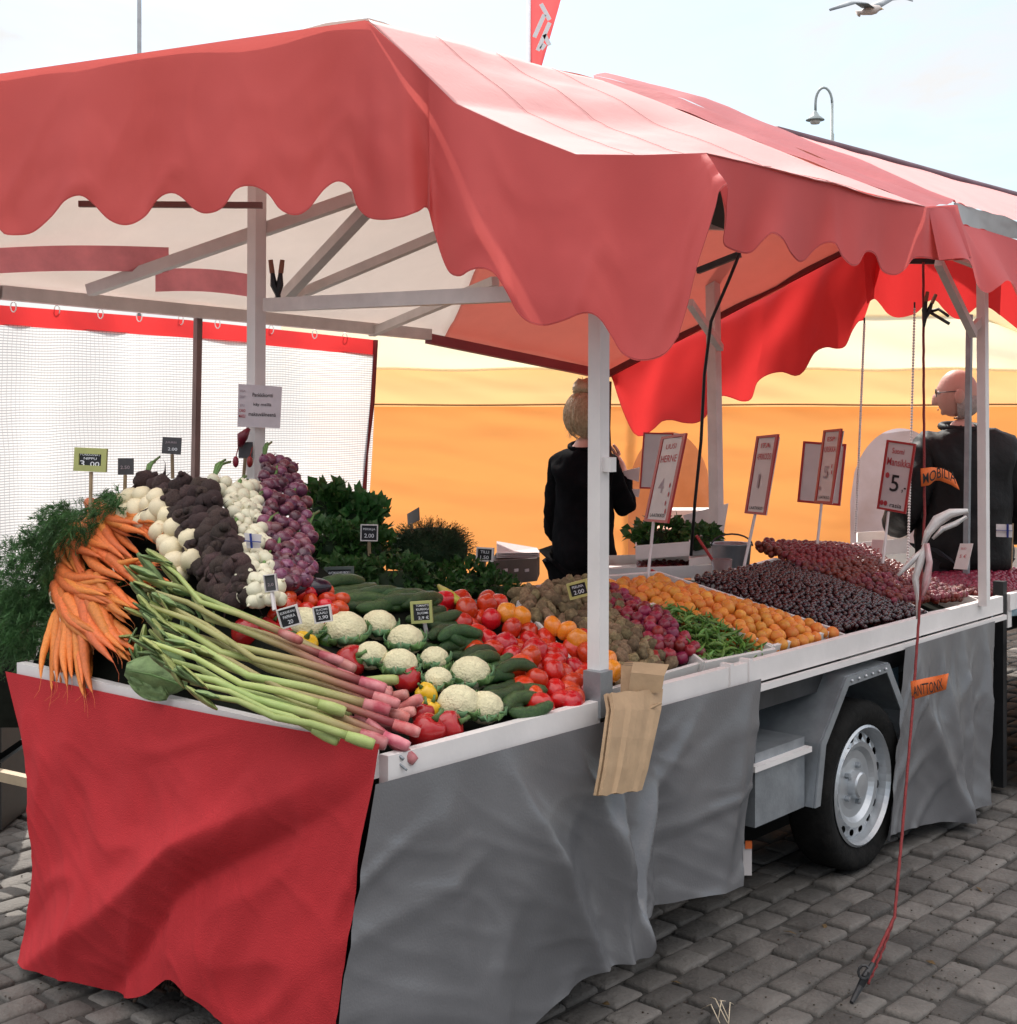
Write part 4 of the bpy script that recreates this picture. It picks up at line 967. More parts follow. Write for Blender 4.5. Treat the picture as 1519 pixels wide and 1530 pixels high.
for x, y, r, m, l in ((372, 940, .042, PEPR, 'red pepper leftmost behind the rhubarb stalks'), (405, 944, .044, PEPR, 'red pepper left of the tilted white framed tag'), (430, 952, .034, PEPR, 'dark red pepper just under the tilted tag'),
    (455, 964, .040, PEPY, 'yellow pepper lying below the cauliflowers'), (486, 956, .032, PEPG, 'dark green pepper beside the yellow pepper'), (524, 986, .046, PEPR, 'large red pepper at the tips of the rhubarb'),
    (610, 1012, .038, PEPR, 'dark red pepper on top of the cauliflowers'), (638, 1034, .030, PEPY, 'orange yellow pepper behind the rhubarb tips'), (642, 1058, .028, PEPY, 'small yellow pepper behind the front red pepper'),
    (638, 1090, .046, PEPR, 'big red pepper at the front corner of the display'), (668, 1084, .044, PEPR, 'red pepper second from the front corner'), (632, 1064, .030, PEPR, 'small red pepper behind the front corner')):
    pepper(x, y, r, m, l)
# ---- left heap: bunches of carrots, turnips, beets, onions
def bunch(name, part, meshes, pts, r, label, group, cat, df=Ld, off=.0, spread=1., tails=None):
    c = P(pts[0][0], pts[0][1], df(pts[0][0], pts[0][1])); t = thing(name, c, label, cat, group)
    for (x, y) in pts:
        p = P(x, y, df(x, y)-off-R(-.018, .018))
        inst(part, random.choice(meshes), p, rrot() if random.random() < .5 else Euler((R(-.9, .9)+math.pi*.5, R(-.6, .6), R(-.8, .8))), r*R(.8, 1.15), parent=t)
    for k in range(3):   # leafy stalks tied at the back
        b = MB(); p0 = P(pts[0][0], pts[0][1], df(*pts[0])+.02); q = p0+Vector((R(-.03, .03), .14, .03+R(0, .04)))
        b.tube([p0, lerp(p0, q, .5)+Vector((0, 0, .02)), q], [.006, .005, .004], 5); build('stalk', b, LEAFL, t, smooth=True)
    return t
def fill(cl, n, w_, seed):
    """n px spots around a centre line cl"""
    out = []
    for i in range(n):
        x, y = pseg([(a, b_, 0) for a, b_ in cl], (i+.5)/n)[:2]; out.append((x+R(-w_, w_), y+R(-w_*.5, w_*.5)))
    return out
def column(nm, part, meshes, cl, rows, per, wd, r, labelf, group, cat, off=0.):
    for k in range(rows):
        t0, t1 = k/rows, (k+1)/rows; pts = []
        for i in range(per):
            t = lerp(t0, t1, (i+.5)/per); x, y = pseg([(a, b_, 0) for a, b_ in cl], t)[:2]; wv = pseg([(a, 0, 0) for a in wd], t)[0]
            side = ((i*.618+k*.3) % 1)*2-1
            pts.append((x+wv*side, y+R(-5, 5)-6*abs(side)))
        bunch(nm, part, meshes, pts, r, labelf(k, rows), group, cat, off=off+.012)
def nth(kind):
    o = ['topmost', 'second from the top', 'third from the top', 'fourth from the top', 'fifth from the top', 'sixth from the top', 'seventh from the top']
    return lambda k, n: '%s bunch of %s in its sloping column' % (o[k] if k < n-1 else 'lowest', kind)
column('onion_bunch', 'onion', M_ONR, [(412, 690), (425, 740), (430, 800), (435, 850), (442, 876)], 6, 18, [18, 34, 36, 30, 20], .0215, nth('purple red onions'), 'bunches of red onions', 'onions')
column('onion_bunch', 'onion', M_ONW, [(352, 722), (366, 760), (376, 810), (385, 855), (392, 905)], 6, 13, [34, 26, 18, 24, 32], .0215, nth('white onions'), 'bunches of white onions', 'onions')
column('beetroot_bunch', 'beetroot', M_BE, [(262, 722), (290, 770), (318, 820), (335, 870), (345, 900)], 7, 12, [46, 44, 40, 34, 26], .031, nth('dark earthy beetroots'), 'bunches of beetroots', 'beetroots', off=.0)
for k, pts in enumerate(([(236, 745), (213, 741), (194, 745), (178, 753), (222, 755)], [(250, 772), (262, 790), (240, 795), (248, 812)], [(257, 820), (284, 806), (285, 837), (262, 842), (270, 860)], [(205, 762), (226, 772), (238, 760), (216, 782), (192, 768)])):
    bunch('turnip_bunch', 'turnip', M_TUR, pts, .033, ('topmost bunch of white turnips behind the carrot tips', 'white turnips between carrots and beetroots in mid heap', 'lowest bunch of white turnips with two big round ones', 'white turnips tucked right behind the upper carrots')[k], 'bunches of white turnips', 'turnips', off=.035)
def feather(mb, base, tip, n, ln, wd, sp):
    """fern frond: stem plus fine leaflets"""
    d = tip-base; L_ = d.length
    for i in range(n):
        t = (i+.5)/n; p = lerp(base, tip, t)+Vector((0, 0, -.25*L_*(t-.0)**2*.6))
        for k in range(2):
            a = Vector((R(-1, 1), R(-1, 1), R(-1, .8))).normalized(); l = ln*R(.5, 1.2)*(1.1-t*.6); e = p+a*l+d.normalized()*l*.6
            s = a.cross(d).normalized()*wd
            mb.add([p-s, p+s, e+s*.5, e-s*.5], [(0, 1, 2, 3)])
            m = lerp(p, e, .55); a2 = Vector((R(-1, 1), R(-1, 1), R(-1, 1))).normalized(); e2 = m+a2*l*.5
            mb.add([m-s, m+s, e2], [(0, 1, 2)])
BUN = [((162, 762, 30, 8), (236, 800, 14, 20), 15, 'topmost carrot bunch pointing right'),
       ((125, 784, 30, 12), (190, 846, 26, 14), 15, 'carrot bunch fanned below the topmost one'),
       ((97, 808, 14, 14), (122, 868, 24, 12), 12, 'carrot bunch at the left edge, bending down steeply'),
       ((142, 822, 26, 14), (222, 862, 16, 22), 13, 'carrot bunch in mid heap pointing at the rhubarb leaves'),
       ((98, 862, 14, 14), (184, 895, 10, 30), 14, 'carrot bunch lying right from the left edge'),
       ((90, 888, 10, 14), (150, 970, 30, 14), 14, 'carrot bunch sloping down in the lower heap'),
       ((106, 925, 18, 14), (108, 1052, 40, 18), 13, 'lowest carrot bunch hanging over the white rail'),
       ((140, 905, 20, 16), (205, 990, 22, 22), 13, 'carrot bunch hanging beside the rhubarb leaf'),
       ((185, 850, 18, 16), (245, 850, 12, 22), 8, 'small carrot bunch reaching under the white turnips'),
       ((150, 870, 24, 14), (210, 935, 18, 22), 12, 'carrot bunch deep in the heap above the hanging ones')]
CT = []
for bi, (h, tp_, n, lb) in enumerate(BUN):
    hx, hy, hw, hh = h; c = L(hx, hy, .03)
    t = thing('carrot_bunch', c, lb, 'carrots', 'bunches of carrots with their tops'); CT.append(t)
    for i in range(n):
        e = (i+.5)/n*2-1
        a = L(hx+hw*e+R(-3, 3), hy+hh*(-e if bi in (1, 2) else e)+R(-4, 4), R(.02, .06)); 
        tx, ty = tp_[0]+tp_[2]*e+R(-5, 5), tp_[1]+tp_[3]*R(-1, 1)
        z = L(tx, ty, R(.035, .07)); d = z-a
        if bi == 6: z = on_u(tx, ty, -.06-R(0, .03)); d = z-a
        me = random.choice(M_CAR); rot = (-d).to_track_quat('Z', 'Y').to_euler(); ln = d.length*R(.78, .92)
        inst('carrot', me, a, rot, (ln*R(.8, .95)*(.21/max(.13, ln))**.4, )*2+(ln,), parent=t)
    b = MB(); b.tube([c+Vector((math.cos(k)*.03, -.01+math.sin(k)*.02, math.sin(k)*.03)) for k in range(7)], .003, 5); build('string', b, ROOTW, t)
    # feathery top drooping left and back
    b = MB()
    for k in range(40 if bi < 8 else 10):
        ex = R(-90, -10) if hx < 150 else R(-60, 10); 
        tipx = max(-30, min(hx+ex*1.1, hx)); tipy = hy+R(-25, 90)
        base = P(hx-6, hy, Ld(hx, hy)+.02); tip = P(tipx, tipy-10, Ld(max(40, tipx), min(960, max(755, tipy)))+R(-.02, .10))
        feather(b, base, tip, 16, .030, .0012, 0)
    build('leafy_top', b, FERN, t)
# large mass of carrot tops and dill at the left edge
for gi, (cx0, cy0, rx, ry, n, lb) in enumerate(((105, 778, 50, 26, 190, 'upper feathery dark green carrot tops at the left'), (50, 850, 52, 56, 260, 'middle mass of feathery carrot tops at the left edge'), (26, 930, 46, 52, 260, 'lowest mass of feathery carrot tops hanging at the left edge'), (168, 748, 30, 10, 60, 'thin tuft of carrot tops behind the small dark tag'))):
    b = MB(); st = MB()
    for k in range(n):
        a = R(0, 6.28); q = math.sqrt(R(0, 1)); x = cx0+rx*q*math.cos(a); y = cy0+ry*q*math.sin(a)
        dd = 4.28+R(0, .22)-(.05*(1-q)); p = P(x, y, dd); e = p+Vector((R(-.07, .03), R(-.05, .05), R(-.09, .03)))
        feather(b, p, e, 16, .022, .0011, 0)
    build('leafy_top', b, FERN, CT[(0, 2, 5, 1)[gi]])
# ---- leafy greens
def leaves(mb, c, rx, n, size, droop=.2, dome=True):
    for k in range(n):
        d = Vector((R(-1, 1), R(-1, 1), R(-.2, 1))).normalized(); q = R(.55, 1); p = c+Vector((d.x*rx.x, d.y*rx.y, d.z*rx.z))*q
        s = size*R(.6, 1.3); f = (d+Vector((R(-.6, .6), R(-.6, .6), R(-.5, .5)))).normalized(); sd_ = f.cross(Vector((R(-1, 1), R(-1, 1), R(-1, 1)))).normalized(); up_ = sd_.cross(f)
        e1 = p+f*s*.5+sd_*s*.42+up_*s*.1; e2 = p+f*s*.5-sd_*s*.42+up_*s*.12; e3 = p+f*s-up_*s*droop; e4 = p+f*s*.55
        mb.add([p, e1, e3, e2, e4], [(0, 1, 4), (1, 2, 4), (2, 3, 4), (3, 0, 4)])
def greens(x, y, d, rx, n, size, m, label, nm='leafy_greens', cat='greens'):
    c = P(x, y, d); t = thing(nm, c-Vector((0, 0, rx.z*.8)), label, cat)
    b = MB(); leaves(b, c, rx, n, size); build('leaves', b, m, t)
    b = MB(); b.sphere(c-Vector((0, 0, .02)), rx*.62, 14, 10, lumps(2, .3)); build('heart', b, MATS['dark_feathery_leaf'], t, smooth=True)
LEAFM = mat('mid_green_leaf', (.035, .10, .02), .45, .5, 16, transl=.2)
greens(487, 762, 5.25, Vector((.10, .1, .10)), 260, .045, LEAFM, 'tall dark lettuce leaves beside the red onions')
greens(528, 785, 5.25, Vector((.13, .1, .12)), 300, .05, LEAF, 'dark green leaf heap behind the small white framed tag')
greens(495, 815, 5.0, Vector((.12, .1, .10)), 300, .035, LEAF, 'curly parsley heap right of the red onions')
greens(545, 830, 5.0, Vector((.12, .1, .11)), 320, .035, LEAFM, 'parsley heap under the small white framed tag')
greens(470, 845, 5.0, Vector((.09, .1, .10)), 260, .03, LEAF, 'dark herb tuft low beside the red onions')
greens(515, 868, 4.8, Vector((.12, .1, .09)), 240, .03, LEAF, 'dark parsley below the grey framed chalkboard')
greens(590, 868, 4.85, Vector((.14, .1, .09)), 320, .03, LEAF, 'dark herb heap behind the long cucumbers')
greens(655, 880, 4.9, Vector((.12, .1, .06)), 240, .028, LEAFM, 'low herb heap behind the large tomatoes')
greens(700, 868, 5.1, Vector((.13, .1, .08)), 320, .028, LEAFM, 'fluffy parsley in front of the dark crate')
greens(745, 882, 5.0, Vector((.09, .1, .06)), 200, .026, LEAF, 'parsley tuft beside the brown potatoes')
t = thing('dill_heap', P(645, 860, 5.4), 'big dark dome of dill behind the herbs', 'dill'); b = MB()
cc = P(640, 828, 5.4)
for k in range(900):
    d = Vector((R(-1, 1), R(-1, .3), R(-.15, 1))).normalized(); p = cc+Vector((d.x*.14, d.y*.12, d.z*.10)); feather(b, p, p+d*.05+Vector((R(-.02, .02), 0, R(-.02, .01))), 7, .012, .0010, 0)
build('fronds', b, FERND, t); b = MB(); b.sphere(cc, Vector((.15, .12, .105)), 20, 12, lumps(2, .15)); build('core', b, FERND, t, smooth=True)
b = MB(); cc = P(600, 895, 4.75); 
bn_ = MB(); bn_.tube([S(655, 875, .36), S(670, 890, .36), S(695, 905, .36)], [.006, .02, .008], 8); build('squash', bn_, mat('yellow_green_squash', (.40, .36, .05), .4, .2, 15), smooth=True, label='yellowish long squash tip behind the large tomatoes', cat='squash')
greens(990, 800, 6.4, Vector((.16, .1, .07)), 260, .045, LEAFM, 'bunch of green leaves lying before the woman right elbow')
greens(1045, 805, 6.3, Vector((.10, .1, .05)), 160, .04, LEAF, 'green leaves left of the far rear post')
# ---- rhubarb
def rh(p, c1, label, m, r, leaf=None):
    pass
RH = [((205, 862), (330, 905), (500, 985), .013, 0), ((215, 880), (345, 935), (505, 1005), .014, 1), ((222, 905), (350, 965), (540, 1018), .014, 1), ((230, 925), (330, 975), (548, 1030), .015, 0), ((238, 945), (370, 1010), (545, 1052), .015, 0),
      ((225, 960), (360, 1022), (478, 1052), .013, 0), ((248, 985), (350, 1030), (460, 1066), .013, 0), ((262, 1005), (380, 1045), (540, 1098), .016, 0), ((235, 835), (300, 900), (420, 945), .011, 0), ((262, 855), (310, 925), (480, 978), .012, 1),
      ((285, 1020), (400, 1062), (470, 1090), .012, 0), ((240, 900), (380, 985), (560, 1040), .013, 1), ((250, 935), (400, 1000), (575, 1060), .013, 1), ((270, 960), (420, 1030), (590, 1082), .013, 1), ((300, 1038), (410, 1072), (520, 1100), .013, 0), ((290, 980), (440, 1050), (575, 1100), .013, 1)]
STALKG = mat('rhubarb_stalk_skin', (.27, .36, .10), .38, .25, 14, .15, 90, rnd=.14, col2=(.37, .42, .15))
def _sg():
    m = STALKG; N = m.node_tree.nodes; Lk = m.node_tree.links; b = N['Principled BSDF']; src = b.inputs['Base Color'].links[0].from_socket
    at = N.new('ShaderNodeAttribute'); at.attribute_name = 'redness'; mx = N.new('ShaderNodeMix'); mx.data_type = 'RGBA'; mx.inputs['B'].default_value = (.24, .045, .05, 1)
    Lk.new(at.outputs['Fac'], mx.inputs['Factor']); Lk.new(src, mx.inputs['A']); Lk.new(mx.outputs['Result'], b.inputs['Base Color'])
_sg()
ordl = ['first', 'second', 'third', 'fourth', 'fifth', 'sixth', 'seventh', 'eighth', 'ninth', 'tenth', 'eleventh', 'twelfth', 'thirteenth', 'fourteenth', 'fifteenth']
def leafpatch(x, y, d, w_, h_, ang, m, par, curl=.02):
    b = MB(); rows = []; c, s_ = math.cos(ang), math.sin(ang)
    for j in range(9):
        q = j/8; row = []
        for i in range(9):
            e = (i-4)/4; wd = w_*math.sin(math.pi*(.06+.9*q))**.7*e; l = h_*(q-.5)
            px = x+wd*c-l*s_; py = y+wd*s_+l*c
            row.append(P(px, py, d-curl*(1-e*e)+.02*abs(e)+.008*math.sin(i*2.1)*math.cos(j*1.7)))
        rows.append(row)
    b.grid(rows); return build('leaf', b, m, par, smooth=True, solid=.0015)
RLEAF = mat('rhubarb_leaf_underside', (.22, .32, .13), .6, .25, 30, .4, 45, transl=.15)
for i, (a, m_, z, r, red) in enumerate(RH):
    off = .05+.03*(i % 3)
    def q(pt, o=0): return P(pt[0], pt[1], min(Ld(*pt), Sd(pt[0], pt[1], .42))-off-o)
    A, M_, Z = q(a), q(m_, .01), q(z, .02)
    A2 = lerp(A, M_, .5)+Vector((0, 0, .012)); M2 = lerp(M_, Z, .5)+Vector((0, 0, .006))
    t = thing('rhubarb_stalk', A, ('reddish brown' if red else 'light green')+' rhubarb stalk ending at '+['the large red pepper', 'the cauliflower row', 'the pink stalk ends, uppermost', 'the pink ends, upper middle', 'the pink ends, middle', 'a blunt green cut above the red cloth', 'a short green cut nearest the white rail', 'the front corner, lowest and longest', 'the red peppers, topmost and thin', 'the yellow pepper', 'the white end rail, short and thin', 'the pink heap centre', 'the pink heap, right side', 'the front red pepper', 'the end rail just above the red cloth', 'the front corner above the skirt'][i], 'rhubarb')
    b = MB(); b.tube([lerp(A, A2, k/4) for k in range(4)]+[lerp(A2, M_, k/4) for k in range(4)]+[lerp(M_, M2, k/4) for k in range(4)]+[lerp(M2, Z, k/4) for k in range(5)], [r*(.5+.42*k/16)*(.95) for k in range(17)], 9)
    b.v = [v+((v-b.v[(vi//9)*9])*(-.10 if vi % 3 == 1 else .0)) for vi, v in enumerate(b.v)]
    so_ = build('stalk', b, STALKG, t, smooth=True); rd = so_.data.attributes.new('redness', 'FLOAT', 'POINT'); g0_ = R(-.15, .1)+(.38 if red else 0)
    rd.data.foreach_set('value', [max(0, min(1, g0_+max(0, (vi//9)/16-.6)*(1.9 if i not in (5, 6, 10, 14) else .2))) for vi in range(len(so_.data.vertices))])
    b = MB(); d = (Z-M2).normalized(); b.tube([Z-d*.004, Z+d*.03, Z+d*.055, Z+d*.062], [r*.9, r*1.12, r*1.02, r*.85], 9); build('pink_base', b, PINKR if i not in (5, 6, 10, 14) else STALK, t, smooth=True)
    for k in range(2):
        x, y = a[0]+R(-8, 10), a[1]+R(-10, 10); leafpatch(x, y, A.y-.03, R(3, 7), R(36, 62), R(-1.5, -.5), RLEAF if k else STALK, t)
# spare pink ends heaped in the corner
for i, (x, y, a) in enumerate(((505, 1058, 0), (528, 1070, .3), (556, 1058, .2), (578, 1072, -.1), (600, 1060, -.3), (560, 1092, .4), (590, 1098, .5), (604, 1112, .7), (566, 1028, -.2), (590, 1035, -.3), (575, 1010, -.1), (612, 1045, -.5), (545, 1040, .1), (600, 1078, .1), (580, 1055, .2), (548, 1078, .3))):
    p = S(x, y, .42)+Vector((0, -.06, .0)); d = Vector((.9, -.25, -a)).normalized(); b = MB()
    b.tube([p-d*.11, p-d*.05, p, p+d*.03, p+d*.04], [.010, .012, .015, .014, .011], 9)
    build('rhubarb_end', b, PINKR if i % 5 else STALK, smooth=True, label='pink rhubarb stalk end in the heap at the front corner', cat='rhubarb', group='rhubarb ends at the front corner')
t = thing('rhubarb_leaf', P(230, 1010, 3.8), 'large folded grey green rhubarb leaf over the white end rail', 'leaf')
leafpatch(234, 1010, 3.70, 30, 95, -1.35, RLEAF, t, .015); leafpatch(255, 985, 3.72, 16, 60, -.9, RLEAF, t, .01); leafpatch(222, 1028, 3.68, 17, 64, -1.1, RLEAF, t, -.015)
b = MB(); b.tube([P(x, y, 3.665) for x, y in ((192, 1002), (225, 1008), (262, 1020), (285, 1030))], [.0015, .003, .004, .006], 5); build('vein', b, LEAFL, t)
t = thing('rhubarb_leaf', P(225, 870, 3.95), 'pale spiky torn rhubarb leaves at the upper ends of the stalks', 'leaf')
for k in range(26):
    x, y = R(190, 285), R(838, 1000); leafpatch(x, y, min(3.85, Ld(x, y)-.12)+R(0, .08), R(2.5, 7), R(35, 80), R(-1.6, -.4) if k % 4 else R(-.3, .8), RLEAF if k % 3 else STALK, t)
for (x, y) in ((298, 930), (292, 905), (318, 930)): leafpatch(x, y, 3.72, 3, 34, R(-.6, .6), LEAFL, t)
# ================================================================= SIGNS
def card(nm, quad, dl, dr, label, cat, board=CHALK, frame=None, fw=.08, lines=(), ink=CHW, stake=None, stm=None, dots=(), group=None, sw=.006, shape=None):
    """quad px: TL, TR, BR, BL"""
    q = [P(x, y, d) for (x, y), d in zip(quad, (dl, dr, dr, dl))]
    n = (q[1]-q[0]).cross(q[3]-q[0]).normalized(); n = n if n.y < 0 else -n
    base = lerp(q[2], q[3], .5); ft = P(stake[1][0], stake[1][1], (dl+dr)/2+stake[2]) if stake else base
    t = thing(nm, ft, label, cat, group)
    def slab(qq, a, b_):
        m = MB(); m.add([p+n*a for p in qq]+[p+n*b_ for p in qq], [(0, 1, 2, 3), (7, 6, 5, 4), (0, 4, 5, 1), (1, 5, 6, 2), (2, 6, 7, 3), (3, 7, 4, 0)]); return m
    build('board', slab(q, -.003, .0), board, t)
    O = q[3]; ex = q[2]-q[3]; ey = q[0]-q[3]
    if frame:
        fx, fy = (fw, fw*ex.length/ey.length) if not isinstance(fw, tuple) else fw
        b = MB()
        for (x0, x1, y0, y1) in ((0, 1, 0, fy), (0, 1, 1-fy, 1), (0, fx, fy, 1-fy), (1-fx, 1, fy, 1-fy)):
            v = [O+ex*x0+ey*y0, O+ex*x1+ey*y0, O+ex*x1+ey*y1, O+ex*x0+ey*y1]; v2 = [p+n*.004 for p in v]; v3 = [p-n*.004 for p in v]
            b.add(v2+v3, [(0, 1, 2, 3), (7, 6, 5, 4), (0, 4, 5, 1), (1, 5, 6, 2), (2, 6, 7, 3), (3, 7, 4, 0)])
        build('frame', b, frame, t)
    by = {}
    for (st, cx, cy, h, w_, ik) in lines: letter(by.setdefault(ik or ink, MB()), st, O, ex, ey, cx, cy, h, w_, .0022)
    for m, b in by.items(): build('lettering', b, m, t)
    for (cx, cy, r) in dots:
        b = MB(); c = O+ex*cx+ey*cy+n*.003; b.add([c]+[c+ex.normalized()*math.cos(a)*r+ey.normalized()*math.sin(a)*r*1.25 for a in [k*math.pi/5 for k in range(10)]], [(0, 1+k, 1+(k+1) % 10) for k in range(10)]); build('berry_mark', b, INKR, t)
    if stake:
        b = MB(); b.tube([P(stake[0][0], stake[0][1], (dl+dr)/2+.005), ft], sw, 6); build('stake', b, stm or WOODST, t)
    return t
def rect(cx, cy, w_, h_, a=0., sh=0.):
    c, s_ = math.cos(a), math.sin(a); return [(cx+x*c-y*s_-y*sh, cy+x*s_+y*c) for x, y in ((-w_/2, -h_/2), (w_/2, -h_/2), (w_/2, h_/2), (-w_/2, h_/2))]
card('price_tag', rect(135.5, 687, 48, 35, .05), 4.35, 4.3, 'chalkboard price tag in a lime green frame above the carrots', 'price tag', frame=LIME, fw=.15, lines=(('PORKKANAT', .5, .72, .11, .62, None), ('NIPPU', .5, .55, .10, .4, None), ('3', .26, .33, .26, .14, None), ('.00', .62, .32, .2, .34, None)), stake=((136, 705), (135, 770), .0))
card('price_tag', rect(187.5, 697, 23, 25, 0), 4.4, 4.37, 'small unframed dark tag behind the white turnips', 'price tag', board=mat('grey_slate', (.07, .065, .07), .7), lines=(('2.50', .5, .45, .2, .6, PAPM),), stake=((187, 710), (186, 755), .02))
card('price_tag', rect(256, 666, 28, 25, .06), 4.7, 4.65, 'small dark tag standing above the beetroots', 'price tag', board=MATS['grey_slate'], lines=(('2.00', .6, .3, .18, .5, None), ('JUURES', .5, .68, .14, .6, PAPM)), stake=((257, 679), (258, 715), .02))
card('price_tag', rect(366.5, 672.5, 21, 24, 0), 4.8, 4.78, 'small dark tag in front of the near rear post', 'price tag', board=MATS['grey_slate'], lines=(), stake=((366, 684), (364, 712), .02))
card('price_tag', rect(551.5, 796, 26, 25, .02), 4.85, 4.85, 'white framed chalk tag in the parsley', 'price tag', frame=WHP, fw=.06, lines=(('PERSILJA', .5, .70, .15, .7, None), ('2.00', .5, .33, .24, .55, None)), stake=((551, 808), (552, 830), .02))
card('price_tag', [(608, 768), (625, 758), (626, 777), (609, 786)], 5.45, 5.2, 'grey tag seen from behind on top of the dill', 'price tag', board=MATS['grey_slate'], stake=((614, 782), (616, 800), .02))
card('chalkboard', rect(507, 863, 44, 33, -.03), 4.40, 4.40, 'grey framed chalkboard lying in the dark greens', 'chalkboard', frame=mat('grey_green_frame', (.10, .12, .11), .6), fw=.1, lines=(('AVOMAANKURKKU', .5, .72, .13, .74, None), ('2,4 €', .52, .36, .28, .5, None)))
card('price_tag', rect(724.5, 828.5, 25, 21, .06), 5.1, 5.05, 'white framed chalk tag before the dark crate', 'price tag', frame=WHP, fw=.07, lines=(('TILLI', .5, .68, .2, .5, None), ('1.50', .5, .3, .24, .5, None)), stake=((724, 839), (722, 858), .02))
card('price_tag', rect(404.5, 871, 18, 26, -.12), 3.72, 3.70, 'narrow dark tag in front of the lowest white onions', 'price tag', board=MATS['grey_slate'], frame=WPAP, fw=.06, lines=(('2,0', .5, .4, .2, .5, PAPM),), stake=((406, 884), (410, 912), -.02), stm=WPAP)
card('price_tag', rect(432, 921.5, 31, 30, -.28), 3.66, 3.64, 'tilted white framed chalk tag left of two, above the yellow pepper', 'price tag', frame=WHP, fw=.06, lines=(('KUKKAKAALI', .5, .76, .13, .74, None), ('PAPRIKA', .52, .53, .15, .6, None), ('20', .52, .26, .2, .25, None)))
card('price_tag', rect(482, 917.5, 26, 25, -.16), 3.68, 3.66, 'white framed chalk tag right of two, on the big cauliflower', 'price tag', frame=WHP, fw=.06, lines=(('SUOMI', .5, .78, .12, .66, None), ('KAALI', .5, .58, .14, .6, None), ('2,90', .52, .3, .24, .55, None)))
card('price_tag', rect(630, 914.5, 32, 33, -.06), 4.02, 4.0, 'lime framed chalk tag staked between cauliflowers and tomatoes', 'price tag', frame=LIME, fw=.12, lines=(('TOMAATTI', .55, .8, .1, .6, None), ('KURKKU', .55, .63, .1, .58, None), ('SUOMI', .55, .46, .1, .5, None), ('2,9 €', .58, .24, .16, .5, None)), stake=((634, 931), (639, 955), .02), stm=WPAP)
card('price_tag', rect(864.5, 880.5, 31, 25, -.25), 4.45, 4.4, 'yellow framed chalk tag beside the white post at the potatoes', 'price tag', frame=mat('yellow_frame', (.55, .50, .18), .6), fw=.10, lines=(('PERUNA', .5, .68, .16, .55, None), ('2.00', .5, .36, .24, .5, None)))
cs = WPAP
card('price_card', [(961, 646), (1020, 648), (1000, 731), (955, 730)], 5.75, 5.75, 'blank white card back with red border behind the leftmost price card', 'price card', board=WPAP, frame=REDB, fw=.05)
L3 = lambda a, b_, c: ((a, .5, .87, .06, .42, INKR), (b_, .5, .73, .08, .66, INKR), (c, .42, .42, .17, .08 if c == '1' else .22, PAPM), ('LAATIKKO', .5, .08, .04, .6, INKB))
card('price_card', [(989, 653), (1023, 656), (998, 782), (963, 779)], 5.35, 5.0, 'leftmost tall white price card with red border, leaning over the apricots', 'price card', board=WPAP, frame=REDB, fw=(.10, .03), lines=L3('UUSI', 'HERNE', '4'), dots=((.78, .42, .008), (.8, .32, .008), (.75, .22, .008), (.8, .13, .008)), stake=((976, 780), (966, 880), -.12), stm=WPAP)
card('price_card', [(1131, 652), (1164, 653), (1144, 770), (1113, 767)], 5.75, 5.45, 'tall white price card with red border right of the far rear post', 'price card', board=WPAP, frame=REDB, fw=(.10, .03), lines=L3('ITA', 'APRIKOOSI', '1'), stake=((1128, 768), (1108, 862), -.1), stm=WPAP)
card('price_card', [(1200, 659), (1264, 667), (1255, 756), (1191, 750)], 6.3, 6.2, 'blank back of a wide white card with red border over the strawberries', 'price card', board=WPAP, frame=REDB, fw=.05)
card('price_card', [(1231, 643), (1260, 644), (1243, 753), (1217, 751)], 6.05, 5.8, 'narrow white price card with red border in front of the wide blank one', 'price card', board=WPAP, frame=REDB, fw=(.10, .03), lines=L3('ESP', 'KIRSIKKA', '5'), dots=((.75, .5, .008), (.78, .42, .008), (.2, .2, .008)), stake=((1227, 753), (1219, 830), -.1), stm=WPAP)
card('price_card', [(1325, 657), (1368, 665), (1353, 768), (1310, 760)], 5.95, 5.85, 'white price card reading MANSIKKA with red border by the bead chains', 'price card', board=WPAP, frame=REDB, fw=(.07, .03), lines=(('Suomi', .45, .86, .08, .42, INKR), ('Mansikka', .52, .70, .11, .8, INKR), ('5', .48, .40, .24, None, INKB), (',-', .82, .32, .08, .14, INKB), ('rasia', .62, .09, .06, .4, INKB)), dots=((.2, .5, .010), (.14, .1, .009), (.27, .1, .009)), stake=((1327, 765), (1318, 845), -.1), stm=WPAP)
card('price_card', [(1434, 812), (1453, 812), (1444, 851), (1424, 850)], 6.4, 6.3, 'small white price card in the far strawberry trays', 'price card', board=WPAP, lines=(('SUOMI', .5, .8, .08, .6, INKR), ('5 €', .5, .5, .14, .5, INKR)))
card('price_card', [(1303, 806), (1320, 807), (1315, 838), (1298, 838)], 6.6, 6.6, 'small pinkish card behind the strawberry crest', 'price card', board=mat('pink_card', (.55, .35, .34), .7), lines=(('2 €', .5, .5, .2, .5, INKR),))
nt_ = card('paper_notice', [(356, 573.5), (421, 578), (418, 640), (354.5, 637.5)], 4.775, 4.775, 'white paper notice with three printed lines taped to the near rear post', 'notice', board=mat('notice_paper', (.62, .54, .56), .7),
     lines=(('Pankkikortti', .58, .76, .09, .48, INKB), ('käy meillä', .58, .53, .09, .42, INKB), ('maksuvälineenä', .58, .31, .09, .64, INKB), ('VISA', .11, .84, .06, .14, PAPM), ('DEBIT', .11, .70, .06, .14, PAPM), ('ETU', .11, .50, .06, .1, PAPM), ('CARD', .11, .38, .07, .15, INKR), ('MAKSU', .11, .25, .08, .15, INKR)))
